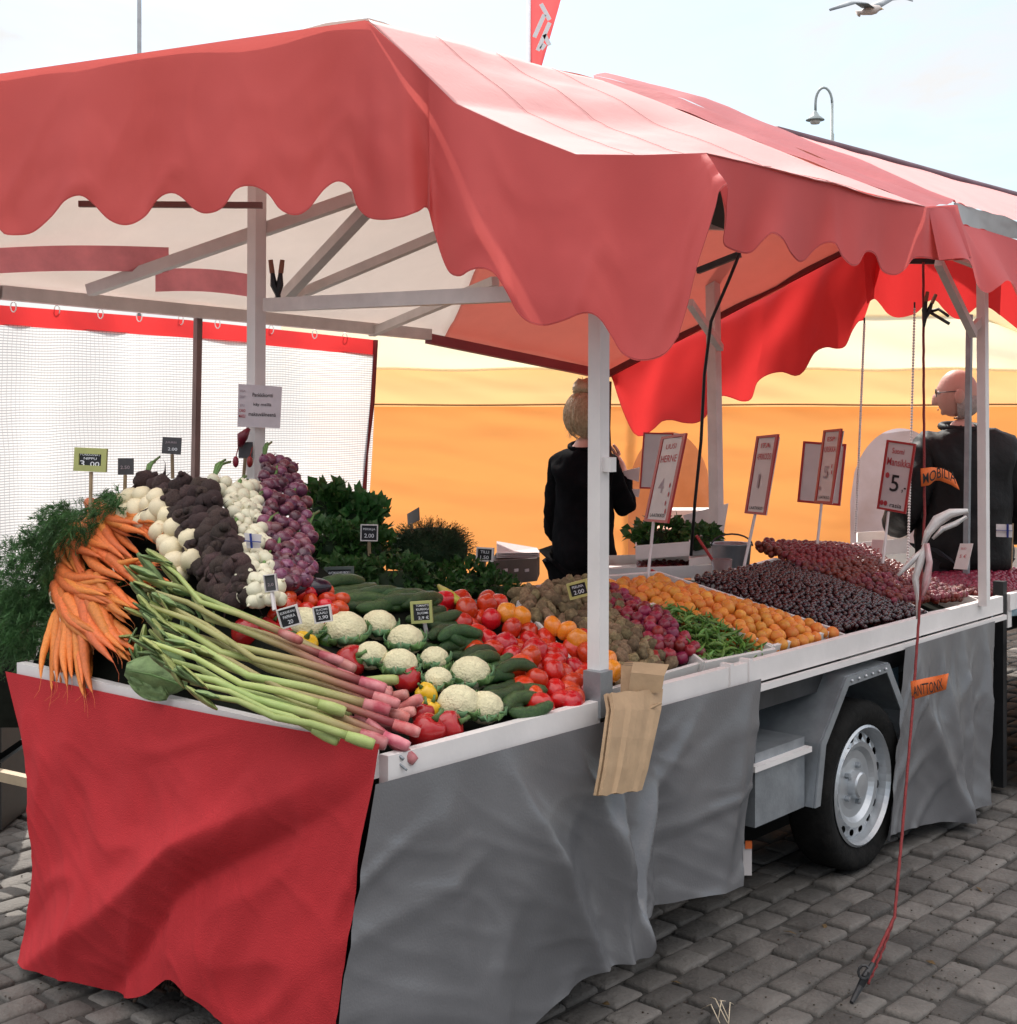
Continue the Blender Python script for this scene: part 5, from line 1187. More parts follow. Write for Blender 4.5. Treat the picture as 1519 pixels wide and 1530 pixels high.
# flag sticker on the white onions and little stick flag
card('flag_sticker', [(364, 796), (391, 799), (388, 819), (369, 819)], 3.92, 3.92, 'small white sticker with a blue cross on the white onions', 'sticker', board=WPAP, lines=())
fs = [o for o in bpy.data.objects if o.name.startswith('flag_sticker')][0]
b = MB(); b.beam(P(365, 808, 3.91), P(390, 810, 3.91), .008, .002); b.beam(P(374, 797, 3.911), P(376, 819, 3.911), .008, .002); build('blue_cross', b, BLUED, fs)
sf = card('stick_flag', [(1488, 783), (1512, 784), (1512, 803), (1488, 802)], 6.5, 6.5, 'small white flag with dark cross on a thin stick right of the man', 'flag', board=WPAP, lines=(), stake=((1513, 782), (1511, 852), 0), sw=.003)
b = MB(); b.beam(P(1488, 792, 6.49), P(1512, 793, 6.49), .010, .002); b.beam(P(1505, 783, 6.488), P(1505, 803, 6.488), .010, .002); build('blue_cross', b, BLUED, sf)
# ================================================================= SMALL THINGS
# paper bags on the rail
t = thing('paper_bag_stack', P(935, 1180, 3.85), 'stack of folded brown paper bags hanging over the front rail by the post', 'paper bags')
b = MB(); rows = []
outl = [((911, 1036), (988, 1030)), ((915, 1060), (985, 1062)), ((910, 1100), (975, 1105)), ((904, 1145), (965, 1150)), ((896, 1188), (956, 1180))]
for j, (a, c) in enumerate(outl):
    rows.append([P(lerp(a[0], c[0], i/8), lerp(a[1], c[1], i/8)+(2 if i % 3 == 1 else 0), on_v(lerp(a[0], c[0], i/8), 1000, (-.10, -.13, -.16, -.18, -.19)[j]).y-.012*math.sin(i/8*math.pi)+(.006 if i in (2, 6) else 0)+.004*R(-1, 1)) for i in range(9)])
b.grid(rows); build('front_bag', b, PAPER, t, solid=.012)
b = MB(); rows = [[p+Vector((-.012, .02, -.006)) for p in r] for r in rows]; b.grid(rows); build('rear_bag', b, PAPER, t, solid=.01)
b = MB(); rows = []
for a, c in (((946, 990), (999, 994)), ((942, 1005), (992, 1010)), ((938, 1036), (988, 1034))): rows.append([P(lerp(a[0], c[0], i/5), lerp(a[1], c[1], i/5), 3.845+(.04 if a[1] < 1000 else .01)) for i in range(6)])
b.grid(rows); build('bag_flap', b, PAPER, t, solid=.008)
for k in range(5):
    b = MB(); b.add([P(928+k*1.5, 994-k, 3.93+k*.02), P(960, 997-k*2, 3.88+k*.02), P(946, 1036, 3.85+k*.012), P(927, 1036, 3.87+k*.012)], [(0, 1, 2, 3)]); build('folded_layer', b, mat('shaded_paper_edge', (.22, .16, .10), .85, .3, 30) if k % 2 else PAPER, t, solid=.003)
b = MB(); b.tube([P(909, 1040, 3.82), P(914, 1052, 3.81), P(935, 1060, 3.81), P(962, 1062, 3.81), P(988, 1050, 3.82)], .004, 5); build('fold_crease', b, PAPER, t, smooth=True)
# rope with two tags and anchor
t = thing('guy_rope', on_z(1275, 1500), 'thin red guy rope running from the canopy down to the cobbles', 'rope')
def strand(p, q, r=.004, n=40, sag=0.):
    b = MB(); pts = []
    for i in range(n+1): s = i/n; v = lerp(p, q, s); v.z -= sag*math.sin(math.pi*s); pts.append(v+Vector((math.cos(i*2.2)*r*.5, math.sin(i*2.2)*r*.5, 0)))
    b.tube(pts, r, 6); return b
pA, pB, pC, pD, pE = P(1379, 392, 5.0), P(1381, 770, 4.9), P(1372, 930, 4.75), P(1336, 1370, 4.05), P(1300, 1445, 3.92)
pts = [pA, P(1379.5, 560, 4.95), pB, pC, P(1363, 1060, 4.55), P(1347, 1250, 4.24), pD, pE]
b = MB(); pp = []
for i in range(len(pts)-1):
    for k in range(14): v = lerp(pts[i], pts[i+1], k/14); pp.append(v+Vector((math.cos(k*2.3)*.0006, math.sin(k*2.3)*.0006, 0)))
pp.append(pts[-1]); b.tube(pp, .0048, 6); build('strand', b, ROPE, t, smooth=True)
b = strand(pD, P(1296, 1470, 3.9), .004, 20, .01); build('strand', b, ROPE, t, smooth=True)
b = MB(); g0 = on_z(1272, 1500); b.tube([P(1304, 1440, 3.93), P(1292, 1460, 3.90), P(1285, 1474, 3.9), g0+Z3*.004], [.008, .012, .010, .006], 7); build('ground_hook', b, DARKM, t)
b = MB(); b.tube([P(1290+8*math.cos(a), 1452+10*math.sin(a), 3.88) for a in [k*.63 for k in range(10)]], .004, 5); build('ground_hook', b, DARKM, t)
def orange_tag(topc, botc, d0, label, st):
    tt_ = thing('orange_tag', P(topc[0][0], topc[0][1], d0), label, 'label'); b = MB(); rows = []; n = len(topc)-1
    for q in (0, .5, 1): rows.append([P(*[lerp(x, y, q) for x, y in zip(pseg([(a, c, 0) for a, c in topc], i/16)[:2], pseg([(a, c, 0) for a, c in botc], i/16)[:2])], d0-.01*math.sin(i*.5)) for i in range(17)])
    b.grid(rows); build('strip', b, ORLAB, tt_, smooth=True, solid=.001)
    O = rows[2][0]; b = MB(); letter(b, st, O, rows[2][-1]-O, rows[0][0]-O, .46, .45, .58, .86, .014)
    # follow the bend of the strip
    ex = rows[2][-1]-O
    for v in b.v:
        s = max(0, min(1, (v.x-O.x)/ex.x)); k = int(s*15.99); base = lerp(rows[2][k], rows[2][k+1], s*16-k if k < 16 else 0); v.z += base.z-(O+ex*s).z
    build('lettering', b, INKB, tt_)
orange_tag([(1375, 700), (1392, 698), (1408, 700), (1420, 706), (1427, 716), (1433, 731)], [(1376, 727), (1388, 725), (1396, 718), (1404, 718), (1420, 724), (1433, 732)], 4.86, 'bent orange tag with dark letters tied to the rope before the man', 'MOBILIA')
orange_tag([(1360, 1018), (1417, 1006)], [(1362, 1046), (1413, 1030)], 4.58, 'orange tag with dark letters on the rope before the grey skirt', 'ANTTONX')
# tied white plastic on the rope
t = thing('tied_plastic_strip', pC, 'torn white and red plastic strip knotted to the rope', 'plastic strip')
def ribbon(pl_, wd, d, m, nm='strip'):
    b = MB(); rows = [[], [], []]
    for i, (x, y) in enumerate(pl_):
        a = pl_[max(0, i-1)]; c = pl_[min(len(pl_)-1, i+1)]; dx, dy = c[0]-a[0], c[1]-a[1]; l = math.hypot(dx, dy); w_ = wd[i]
        for k, e in enumerate((-1, 0, 1)): rows[k].append(P(x-dy/l*w_*e, y+dx/l*w_*e, d-.02*(1-abs(e))*(1 if i % 2 else .3)))
    b.grid(rows); build(nm, b, m, t, smooth=True, solid=.001)
ribbon([(1379, 815), (1386, 796), (1400, 778), (1420, 767), (1446, 763)], [3, 6, 9, 7, 3], 4.82, PLASTW)
ribbon([(1393, 805), (1408, 790), (1428, 782), (1444, 772)], [2, 4, 4, 2], 4.80, PLASTW)
ribbon([(1382, 812), (1374, 840), (1367, 865), (1372, 895), (1370, 925)], [3, 6, 5, 4, 2], 4.8, PLASTW)
ribbon([(1384, 812), (1388, 840), (1384, 868), (1378, 890)], [4, 5, 6, 3], 4.79, mat('red_white_film', (.65, .6, .6), .4, .1, 9, col2=(.5, .05, .06)))
ribbon([(1378, 822), (1362, 838), (1350, 850), (1341, 860)], [3, 5, 4, 2], 4.8, PLASTW)
# chains
def chain(x0, y0, x1, y1, d, label, n=90):
    b = MB(); a, c = P(x0, y0, d), P(x1, y1, d)
    for i in range(n): b.sphere(lerp(a, c, i/(n-1)), .0062, 6, 4)
    tt_ = thing('bead_chain', c, label, 'chain', 'bead chains'); build('beads', b, WHP, tt_, smooth=True)
    b = MB(); b.tube([a+Vector((0, 0, .03)), a], .004, 5); build('hook', b, DARKM, tt_)
chain(1291, 485, 1278, 795, 6.1, 'left white bead chain hanging over the berries'); chain(1366, 462, 1356, 838, 6.0, 'right white bead chain hanging beside the red rope')
b = MB(); pts = [P(1105, 378, 5.0), P(1088, 420, 5.0), P(1062, 480, 5.05), P(1052, 560, 5.1), P(1047, 660, 5.15), P(1038, 750, 5.2), P(1032, 830, 5.25)]
b.tube(pts, .006, 6); build('power_cable', b, BLACK, smooth=True, label='black cable hanging beside the far rear post', cat='cable')
b = MB(); b.tube([P(911, 570, 6.2), P(909, 640, 6.2), P(912, 700, 6.2)], .008, 6); build('short_cord', b, mat('brown_cord', (.1, .04, .03), .8), smooth=True, label='short brown cord hanging right of the front post', cat='cord')
# clamps
def clamp(x, y, d, s, ang, label):
    tt_ = thing('spring_clamp', P(x, y, d), label, 'clamp'); c = P(x, y, d)
    def rot(px, py): a = ang; return c+Vector(((px*math.cos(a)-py*math.sin(a))*s, 0, -(px*math.sin(a)+py*math.cos(a))*s))
    b = MB(); b.tube([rot(-.3, -1), rot(-.2, -.1), rot(.1, .6), rot(.25, 1.5)], [.16*s, .28*s, .22*s, .12*s], 6); b.tube([rot(.3, -1), rot(.25, -.1), rot(.1, .6)], [.16*s, .28*s, .2*s], 6); build('jaw', b, BLACK, tt_)
    for e in (-.32, .32): b = MB(); b.tube([rot(e, -1), rot(e*1.4, -2)], [.2*s, .18*s], 6); build('handle', b, mat('brown_rubber', (.22, .09, .05), .6), tt_)
clamp(413, 428, 4.75, .045, .0, 'black spring clamp with brown grips on the cross beam'); clamp(1383, 466, 4.95, .035, .3, 'dark clamp gripping the rope under the red valance')
b = MB(); b.tube([P(1388, 466, 4.95), P(1402, 462, 4.95), P(1416, 472, 4.9)], .006, 6); b.tube([P(1388, 466, 4.95), P(1408, 478, 4.9), P(1418, 484, 4.9)], .006, 6); build('clamp_arm', b, DARKM, smooth=True, label='forked dark arms sticking right from the rope clamp', cat='clamp arm')
# red onions hanging at the post
t = thing('hanging_ornament', P(366, 690, 4.76), 'dark pink hooked ornament with two drops on the near rear post', 'ornament')
b = MB(); b.tube([P(372, 640, 4.77), P(362, 652, 4.77), P(358, 668, 4.77)], [.006, .02, .008], 8); build('hook', b, RADI, t, smooth=True)
for x in (352, 373): b = MB(); b.sphere(P(x, 690, 4.76), Vector((.011, .011, .02)), 8, 6); b.tube([P(x, 684, 4.76), P(x+4, 668, 4.77)], .002, 5); build('drop', b, RADI, t, smooth=True)
# dark crate with papers
t = thing('till_box', P(800, 850, 5.9), 'dark box with papers lying on top left of the woman', 'box')
b = MB(); b.add([P(733, 838, 5.6), P(802, 834, 6.1), P(802, 868, 6.1), P(733, 876, 5.6), P(745, 820, 6.1), P(806, 822, 6.5), P(806, 858, 6.5), P(745, 868, 6.1)], [(0, 1, 2, 3), (0, 4, 5, 1), (1, 5, 6, 2), (0, 3, 7, 4), (4, 7, 6, 5), (3, 2, 6, 7)]); build('box_body', b, mat('brown_black_box', (.05, .035, .03), .5, .3, 10), t)
for k in range(3):
    b = MB(); y = 821-k*3; b.add([P(742, y+12, 5.7), P(806, y+11, 6.2), P(802, y+4, 6.4), P(742, y-4-k, 6.0)], [(0, 1, 2, 3)]); build('paper', b, WPAP, t, solid=.003)
for k in range(3): b = MB(); p = P(755+k*16, 852, 5.7+k*.1); b.box(p, U3*.012, V3*.002, Z3*.006); build('box_slot', b, WPAP, t)
# pail, scoop, trays on the rear table
t = thing('metal_pail', P(1092, 868, 5.9), 'grey metal pail standing behind the apricots', 'pail'); pc = P(1092, 868, 5.9)
b = MB(); b.lathe([(.07, 0), (.085, .155), (.09, .16), (.08, .158), (.065, .01)], pc, Z3, 24); build('pail_body', b, STEEL, t, smooth=True)
b = MB(); b.tube([pc+Vector((.087*math.cos(a), -.02, .15+.05*math.sin(a))) for a in [math.pi*k/10 for k in range(11)]], .004, 5); build('handle', b, DARKM, t)
t = thing('clear_cup', P(1072, 880, 5.6), 'cloudy cup with a red ladle handle before the metal pail', 'cup'); pc = P(1078, 880, 5.6)
b = MB(); b.lathe([(.03, 0), (.042, .12), (.039, .12), (.027, .01)], pc, Z3, 18); build('cup', b, mat('smoky_plastic', (.2, .14, .14), .3, .2, 8), t, smooth=True)
b = MB(); b.tube([pc+Vector((0, 0, .06)), P(1040, 800, 5.6)], .006, 6); build('red_handle', b, REDB, t)
b = MB(); b.tube([P(972, 852, 5.4), P(1010, 872, 5.4), P(1030, 880, 5.35)], .007, 6); build('red_rod', b, REDB, label='thin red rod lying on the white tray edge', cat='rod')
def tray(x0, y0, x1, y1, d0, d1, label, m=CRATEW, h=.06):
    tt_ = thing('white_tray', P(x0, y1, d0), label, 'tray'); b = MB(); q = [P(x0, y1, d0), P(x1, y1-6, d0), P(x1, y0, d1), P(x0, y0+4, d1)]
    for i in range(4):
        a, c = q[i], q[(i+1) % 4]; b.add([a, c, c+Z3*h, a+Z3*h], [(0, 1, 2, 3)])
    build('side', b, m, tt_, solid=.006); b = MB(); b.add([p+Z3*.005 for p in q], [(0, 1, 2, 3)]); build('bottom', b, m, tt_, solid=.004); return tt_
tray(905, 842, 1065, 868, 5.7, 6.5, 'long white tray edge behind the apricots', h=.05)
tray(950, 822, 1030, 836, 6.0, 6.5, 'white punnet tray before the green leaves', h=.06)
tray(1030, 828, 1085, 845, 5.9, 6.3, 'white tray left of the metal pail', h=.03)
tray(1280, 812, 1355, 832, 6.7, 7.1, 'white tray behind the strawberry crest', h=.07)
heap('strawberry', [M_ST], [(955, 850), (1030, 848), (1030, 838), (955, 838)], .014, 'dark berry in the white punnet tray', 'berry', 'berries in the punnet tray', df=lambda x, y: 5.9+(850-y)*.03, layers=1)
b = MB(); b.add([P(1020, 770, 6.7), P(1088, 752, 6.7), P(1080, 800, 6.7), P(1030, 800, 6.7)], [(0, 1, 2, 3)]); build('grey_card', b, WPAP, solid=.004, label='pale blank card leaning behind the far rear post', cat='card')
b = MB(); c = P(1030, 770, 7.6); b.box(c, Vector((.15, 0, 0)), Vector((0, .1, 0)), Z3*.035); build('white_box', b, CRATEW, label='flat white box on the table behind the green leaves', cat='box')
b = MB(); c = P(1020, 805, 7.4); b.box(c, Vector((.2, 0, 0)), Vector((0, .1, 0)), Z3*.06); build('orange_box', b, mat('pale_orange_box', (.65, .33, .22), .7, .1, 5), label='pale orange box below the flat white box', cat='box')
for (x, y, r) in ((936, 712, 0), (940, 735, 1)):
    b = MB(); b.add([P(930, y-8+r*3, 7.2), P(956, y-14+r*10, 7.2), P(954, y+8, 7.2), P(934, y+2+r*3, 7.2)], [(0, 1, 2, 3)]); build('hanging_paper', b, WPAP, solid=.002, label=('upper', 'lower')[r]+' white paper strip hanging right of the woman', cat='paper')
b = MB(); b.box(P(1116, 1284, 4.55), Vector((.014, 0, 0)), Vector((0, .006, 0)), Z3*.05); lbh = build('tarpaulin_label', b, WPAP, label='small white and red label at the lower corner of the grey skirt', cat='label')
b = MB(); b.box(P(1118, 1262, 4.542), Vector((.011, 0, 0)), Vector((0, .004, 0)), Z3*.012); build('red_patch', b, ORLAB, lbh)
lbh.location = lbh.location
# bungee hook at front corner, twig on the cobbles
b = MB(); b.tube([P(575+28*t_, 1136-9*math.sin(t_*3), 3.24) for t_ in [k/10 for k in range(11)]], .004, 6); b.tube([P(582+26*t_, 1146-6*math.sin(t_*4), 3.24) for t_ in [k/10 for k in range(11)]], .003, 6); build('wire_hook', b, STEEL, smooth=True, label='bent wire hook on the rail at the front corner', cat='hook')
b = MB(); g0 = on_z(1078, 1528)
for k in range(5):
    e = on_z(1048+k*12, 1512-(k % 3)*6); e.z += .01+.02*(k % 2); m_ = lerp(g0, e, .5)+Vector((R(-.02, .02), 0, .03)); b.tube([g0+Vector((R(-.02, .02), R(-.02, .02), .006)), m_, e], [.0012, .0016, .0008], 5)
build('plant_scrap', b, ROOTW, smooth=True, label='pale wilted plant scrap lying on the cobbles at the bottom edge', cat='plant scrap')
b = MB(); 
for k in range(14):
    p = on_z(R(195, 285), R(1476, 1500)); b.tube([p+Z3*.005, p+Vector((R(-.03, .03), R(-.03, .03), .02+R(0, .03)))], [.006, .003], 5)
build('plant_scrap', b, mat('brown_scrap', (.12, .07, .05), .8, .3, 20), smooth=True, label='brown wilted leaves under the lifted hem of the red cloth', cat='plant scrap')
# ================================================================= PEOPLE
def skin_obj(name, verts, edges, m, parent, sub=2, root=0, loc=None):
    me = bpy.data.meshes.new(name); base = parent.location
    me.from_pydata([tuple(Vector(v[:3])-base) for v in verts], edges, []); me.update(); me.materials.append(m)
    o = bpy.data.objects.new(name, me); C.objects.link(o); o.parent = parent
    md = o.modifiers.new('skin', 'SKIN'); 
    if not me.skin_vertices: 
        bpy.context.view_layer.objects.active = o
    lay = me.skin_vertices[0].data if me.skin_vertices else None
    if lay:
        for i, v in enumerate(verts): r = v[3]; lay[i].radius = (r, r) if not hasattr(r, '__len__') else r; lay[i].use_root = (i == root)
    md.use_smooth_shade = True
    s = o.modifiers.new('sub', 'SUBSURF'); s.levels = s.render_levels = sub
    dg = bpy.context.evaluated_depsgraph_get(); dg.update()
    nm_ = bpy.data.meshes.new_from_object(o.evaluated_get(dg)); o.modifiers.clear(); o.data = nm_
    nm_.polygons.foreach_set('use_smooth', [True]*len(nm_.polygons))
    return o
def person(x, depth, h, face, label, top, trous, arms, hunch=0.):
    """face: heading angle of the gaze in the xy plane (0 = +x). arms: list of two (elbow, wrist) offsets in body frame (forward, left, up)"""
    g = Vector(((x-CX)/F*depth, depth, 0)); t = thing('person', g, label, 'person')
    k = h/1.75; bf = arms['body']; f = Vector((math.cos(bf), math.sin(bf), 0)); l = Vector((-f.y, f.x, 0)); hf = Vector((math.cos(face), math.sin(face), 0)); hl = Vector((-hf.y, hf.x, 0))
    def B(a, b_, c): return g+(f*a+l*b_+Z3*c)*k
    neck = B(.01+hunch, 0, 1.49)
    V = []; E = []
    def add(p, r, par=None):
        V.append((p.x, p.y, p.z, (r[0]*k, r[1]*k) if hasattr(r, '__len__') else r*k)); 
        if par is not None: E.append((par, len(V)-1))
        return len(V)-1
    pel = add(B(0, 0, .95), .13); w_ = add(B(0, 0, 1.10), .115, pel); ch = add(B(.0+hunch*.5, 0, 1.28), .13, w_); up = add(B(hunch*.8, 0, 1.40), .10, ch); nk = add(neck, .055, up)
    n2 = add(neck+(hf*.02+Z3*.06)*k, .05, nk)
    hd = {}
    for s in (1, -1):
        sh_ = add(B(hunch*.8, arms.get('sw', .17)*s, 1.39), .062, up); eo, wo, ho = arms[s]
        e = add(B(*eo), .045, sh_); w2 = add(B(*wo), .030, e); add(B(*[p+(q-p)*.35 for p, q in zip(wo, ho)]), .032, w2); hd[s] = (B(*wo), B(*ho))
        hp = add(B(0, .09*s, .90), .095, pel); kn = add(B(.02, .10*s, .50), .062, hp); an = add(B(-.01, .11*s, .09), .042, kn); add(B(.12, .12*s, .04), .035, an)
    # hands: palm and five fingers
    for s in (1, -1):
        wr, ho = hd[s]; d = (ho-wr).normalized(); sd_ = d.cross(Z3 if abs(d.z) < .8 else f).normalized(); n_ = d.cross(sd_)
        ps = add(wr+d*.06*k, .028, len(V)-1 if False else [i for i, v in enumerate(V) if (Vector(v[:3])-(wr+(ho-wr)*.35)).length < .02][0])
        for q in range(4):
            a = wr+d*.085*k+sd_*(q-1.5)*.02*k; i1 = add(a, .010, ps); i2 = add(a+(d*.035+n_*.01)*k, .009, i1); add(a+(d*(.062-.004*abs(q-1.2))+n_*.03)*k, .008, i2)
        a = add(wr+(d*.05+sd_*.04)*k, .011, ps); add(wr+(d*.08+sd_*.055+n_*.012)*k, .009, a)
    body = skin_obj('body', V, E, SKIN, t)
    # head joined as sculpted ellipsoid in the same mesh
    hc = neck+(hf*.025+Z3*.165)*k; b = MB()
    def hfn(d):
        fr = d.x; r = 1.
        if d.z < 0: r *= 1-.20*(-d.z)*(1-.9*max(0, fr))          # jaw taper
        if fr > .5: r *= 1-.05*(fr-.5)
        if fr > .93 and -.45 < d.z < .05: r += .42*max(0, 1-abs(d.y)/.17)*(.45-d.z)*.9   # nose
        if fr > .75 and .02 < d.z < .25: r -= .05*max(0, 1-abs(abs(d.y)-.33)/.2)          # eye sockets
        if fr > .8 and -.62 < d.z < -.5: r -= .03*max(0, 1-abs(d.y)/.3)
        if fr > .7 and -.55 < d.z < -.45: r += .02*max(0, 1-abs(d.y)/.3)
        if fr > .6 and -.85 < d.z < -.6: r += .10*max(0, 1-abs(d.y)/.4)
        if fr > .85 and .2 < d.z < .35: r += .03
        return r
    b.sphere(Vector((0, 0, 0)), Vector((.098, .078, .122)), 40, 30, hfn)
    for s in (1, -1): b.sphere(Vector((-.005, .078*s, -.005)), Vector((.024, .012, .036)), 12, 8)
    vs = [hc+(hf*v.x+hl*v.y+Z3*v.z)*k-t.location for v in b.v]
    me = body.data; import bmesh
    bm = bmesh.new(); bm.from_mesh(me); nv = [bm.verts.new(v) for v in vs]
    for fc in b.f:
        try: bm.faces.new([nv[i] for i in fc]).smooth = True
        except ValueError: pass
    bm.to_mesh(me); bm.free()
    for s in (1, -1):
        e = MB(); e.sphere(hc+(hf*.084+hl*.031*s+Z3*.012)*k, .010*k, 10, 8); build('eye', e, WPAP, t, smooth=True); e = MB(); e.sphere(hc+(hf*.0905+hl*.032*s+Z3*.012)*k, .0055*k, 8, 6); build('pupil', e, INKB, t, smooth=True)
    e = MB(); e.tube([hc+(hf*.088+hl*y*.01+Z3*(-.065-.002*abs(y)))*k for y in (-2.2, -1, 0, 1, 2.2)], .003*k, 5); build('lips', e, mat('lips', (.35, .10, .09), .5), t, smooth=True)
    # clothing
    V = []; E = []
    p0_ = add(B(0, 0, .80), top['hip']); pel = add(B(0, 0, .95), top['hip'], p0_); w_ = add(B(0, 0, 1.12), top['waist'], pel); ch = add(B(hunch*.5, 0, 1.29), top['chest'], w_); up = add(B(hunch*.8-.01, 0, 1.405), .115, ch); add(neck-Z3*.0*k+f*.0, .075, up)
    for s in (1, -1):
        sh_ = add(B(hunch*.8, arms.get('sw', .175)*s, 1.385), top['sh'], up); eo, wo, ho = arms[s]; mid = [(p+q)/2 for p, q in zip((hunch*.8, arms.get('sw', .175)*s, 1.385), eo)]
        m1 = add(B(*mid), top['arm']*1.05, sh_); e = add(B(*eo), top['arm'], m1); we = [p+(q-p)*.88 for p, q in zip(eo, wo)]; add(B(*we), top['arm']*.82, e)
    skin_obj(top['name'], V, E, top['mat'], t, sub=3)
    cl_ = [o for o in t.children if o.name.startswith(top['name'])][0]
    for v in cl_.data.vertices:
        p = v.co+t.location; w2_ = (1-abs(noise.noise(Vector((p.x*9, p.y*9, p.z*6+p.x*5))))*2.4)*.012+(1-abs(noise.noise(Vector((p.x*19, p.y*19, p.z*11))))*2.4)*.005
        v.co += v.normal*w2_
    V = []; E = []
    pel = add(B(0, 0, .97), .15)
    for s in (1, -1):
        hp = add(B(0, .095*s, .86), .11, pel); kn = add(B(.02, .10*s, .50), .08, hp); add(B(-.01, .11*s, .08), .065, kn)
    skin_obj('trousers', V, E, trous, t)
    for s in (1, -1):
        b = MB(); c = B(.05, .12*s, .045); b.sphere(c, Vector((.13, .13, .05))*k, 16, 8, lambda d: 1-.35*abs(d.dot(l))); build('shoe', b, BLACK, t, smooth=True)
    return t, hc, hf, hl, k, B
# woman behind the counter, seen from the back
tw, hc, hf, hl, k, B = person(872, 7.15, 1.69, rad(62), 'woman in black top with hair bun, standing behind the counter beyond the post', dict(name='black_top', mat=BLACKC, hip=(.18, .16), waist=(.158, .145), chest=(.162, .148), sh=.070, arm=.052, len=1), BLACKC,
    {'body': rad(72), 1: ((-.01, .175, 1.13), (.13, .19, .97), (.21, .16, .95)), -1: ((.10, -.205, 1.15), (.17, -.165, 1.37), (.15, -.12, 1.46)), 'sw': .132})
b = MB(); b.sphere(Vector((0, 0, 0)), Vector((.122, .112, .132)), 30, 20, lambda d: 1+.05*noise.noise(d*5)-(.35 if d.x > .52 and d.z < .45 else 0)-(.12 if d.z < -.55 else 0))
b.v = [hc+(hf*(v.x-.014)+hl*v.y+Z3*(v.z+.006))*k for v in b.v]; hair = build('hair', b, HAIR, tw, smooth=True)
b = MB(); bc = hc+(hf*-.02+Z3*.152)*k; b.sphere(bc, Vector((.066, .062, .048))*k, 20, 14, lumps(3, .35, 2))
for i in range(46):
    d = Vector((R(-1, 1), R(-1, 1), R(-.3, 1))).normalized(); b.tube([bc+d*.035, bc+d*.055+Vector((R(-.01, .01), 0, R(0, .01)))], [.002, .0008], 4)
build('hair_bun', b, HAIR, tw, smooth=True)
b = MB()
for i in range(420):
    d = Vector((R(-1, .35), R(-1, 1), R(-.9, .9))).normalized(); rr_ = Vector((.124, .114, .134))
    q = []
    for j in range(5):
        e = (d+Vector((-.1, 0, 1))*(.22*j)).normalized(); q.append(hc+(hf*(e.x*rr_.x-.014)+hl*e.y*rr_.y+Z3*(e.z*rr_.z+.006))*k*(1.0)+Vector((R(-.002, .002),)*3))
    b.tube(q, [.0015, .0024, .0024, .002, .001], 4)
for i in range(40):
    d = Vector((R(-1, .3), R(-1, 1), R(-1, .2))).normalized(); p = hc+(hf*d.x*.12+hl*d.y*.112+Z3*d.z*.13)*k; b.tube([p, p+Vector((R(-.02, .02), 0, R(-.04, -.01)))], [.0015, .0006], 4)
build('loose_strands', b, HAIR, tw)
b = MB(); b.tube([B(.03+.085*math.cos(a), .085*math.sin(a), 1.50+.02*math.cos(a*1)) for a in [k_*math.pi/8 for k_ in range(17)]], .012, 7); build('collar', b, BLACKC, tw, smooth=True)
# man at the right, bald, dark jacket, looking left
JACK = mat('black_jacket_fabric', (.010, .0095, .010), .6, .3, 14, .6, 22, spec=.2)
tm, hc, hf, hl, k, B = person(1440, 6.75, 1.80, rad(165), 'bald man with glasses in a black jacket seen from behind, head turned left', dict(name='jacket', mat=JACK, hip=(.24, .19), waist=(.23, .185), chest=(.225, .18), sh=.105, arm=.082, len=1), mat('dark_trousers', (.03, .032, .04), .8),
    {'body': rad(100), 1: ((-.02, .30, 1.14), (.20, .26, 1.0), (.29, .22, 1.0)), -1: ((-.03, -.32, 1.12), (.16, -.30, .95), (.25, -.27, .95))})
b = MB(); b.sphere(Vector((0, 0, 0)), Vector((.101, .083, .085)), 26, 12, lambda d: 1 if (d.x < .25 and d.z < .35) else .9)
b.f = [f_ for f_ in b.f if sum(b.v[i].x for i in f_)/len(f_) < .012 and sum(b.v[i].z for i in f_)/len(f_) < .045]
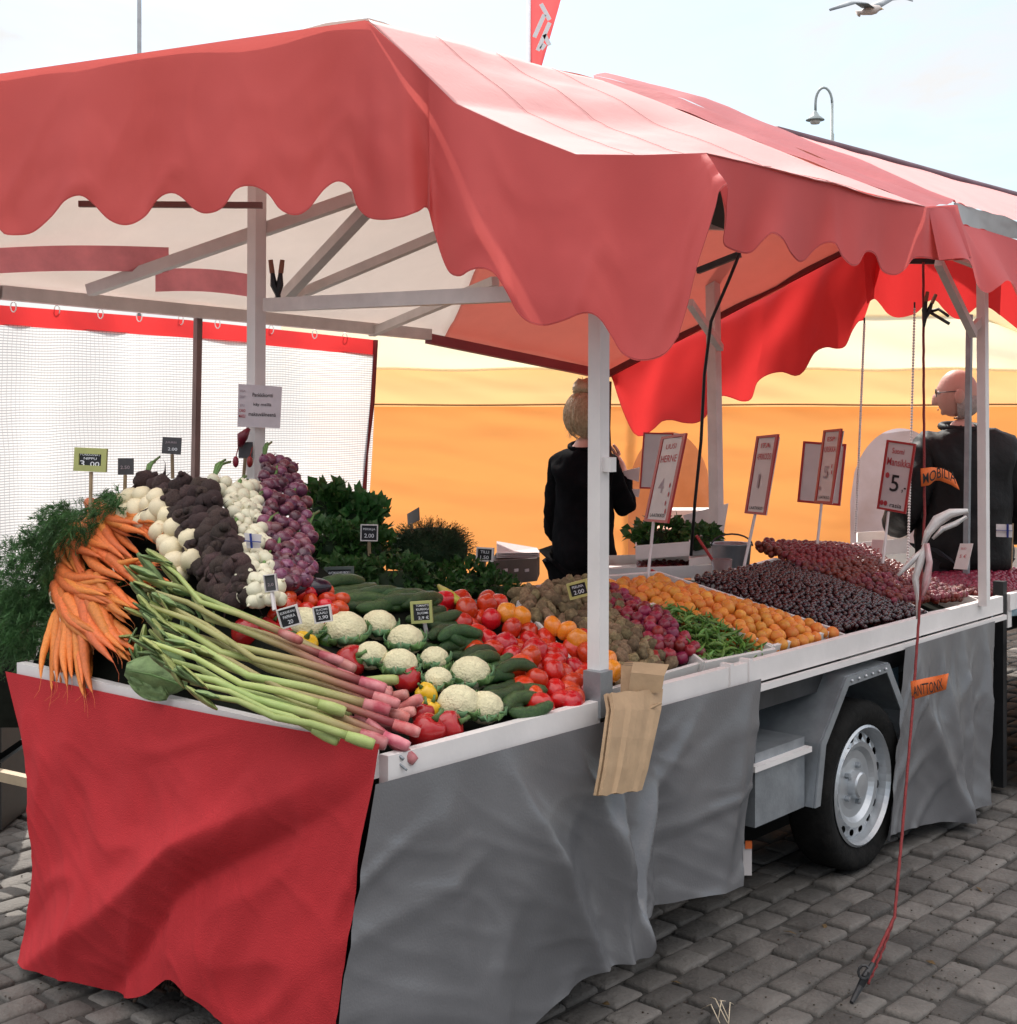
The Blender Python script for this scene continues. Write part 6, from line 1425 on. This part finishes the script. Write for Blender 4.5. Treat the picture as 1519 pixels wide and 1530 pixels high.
b.v = [hc+(hf*(v.x-.006)+hl*v.y*1.0+Z3*(v.z-.028))*k for v in b.v]; build('short_grey_hair', b, mat('short_grey_hair', (.42, .34, .31), .7, .2, 60, .5, 200), tm, smooth=True)
b = MB()
for s in (1, -1):
    c = hc+(hf*.098+hl*.034*s+Z3*.012)*k; b.tube([c+(hl*math.cos(a)*.024+Z3*math.sin(a)*.018)*k for a in [i*math.pi/8 for i in range(17)]], .0022, 5, False)
    b.tube([c+hl*.024*s*k, hc+(hf*.0+hl*.084*s+Z3*.02)*k], .0022, 5)
b.tube([hc+(hf*.1+hl*.010+Z3*.014)*k, hc+(hf*.1-hl*.010+Z3*.014)*k], .0022, 5); build('glasses', b, DARKM, tm)
b = MB(); b.tube([B(.02+.095*math.cos(a), .095*math.sin(a), 1.505+.012*math.cos(a)) for a in [k_*math.pi/8 for k_ in range(17)]], .018, 8); build('collar', b, JACK, tm, smooth=True)

# litter and grit between the setts
b = MB()
for i in range(500):
    x, y = R(600, 1519), R(1240, 1530); p = on_z(x, y)
    if uv(p)[1] > -.1: continue
    r_ = R(.0015, .005); b.sphere(p+Z3*r_*.4, Vector((r_, r_*R(.5, 1), r_*.6)), 5, 3)
for i in range(160):
    p = on_z(R(0, 420), R(1300, 1530)); r_ = R(.0015, .005); b.sphere(p+Z3*r_*.4, Vector((r_, r_, r_*.6)), 5, 3)
build('grit', b, mat('dark_grit', (.05, .04, .03), .9, .3, 10), label='dark grit and crumbs scattered over the cobbles', cat='grit', kind='stuff')
for i, (x, y) in enumerate(((1232, 1386), (1180, 1395), (905, 1502), (1390, 1440), (1462, 1330), (1010, 1470))):
    p = on_z(x, y)+Z3*.004; a = R(0, 6); e = Vector((math.cos(a), math.sin(a), .1))*R(.012, .022); f_ = Vector((-math.sin(a), math.cos(a), .15))*R(.006, .010)
    b = MB(); b.add([p-e, p-f_+Z3*.003, p+e, p+f_+Z3*.004, p+Z3*.003], [(0, 1, 4), (1, 2, 4), (2, 3, 4), (3, 0, 4)]); build('fallen_leaf', b, mat('withered_leaf', (.10, .06, .02), .8, .3, 20), label='small withered leaf lying on the cobbles', cat='leaf', group='withered leaves on the cobbles', solid=.001)
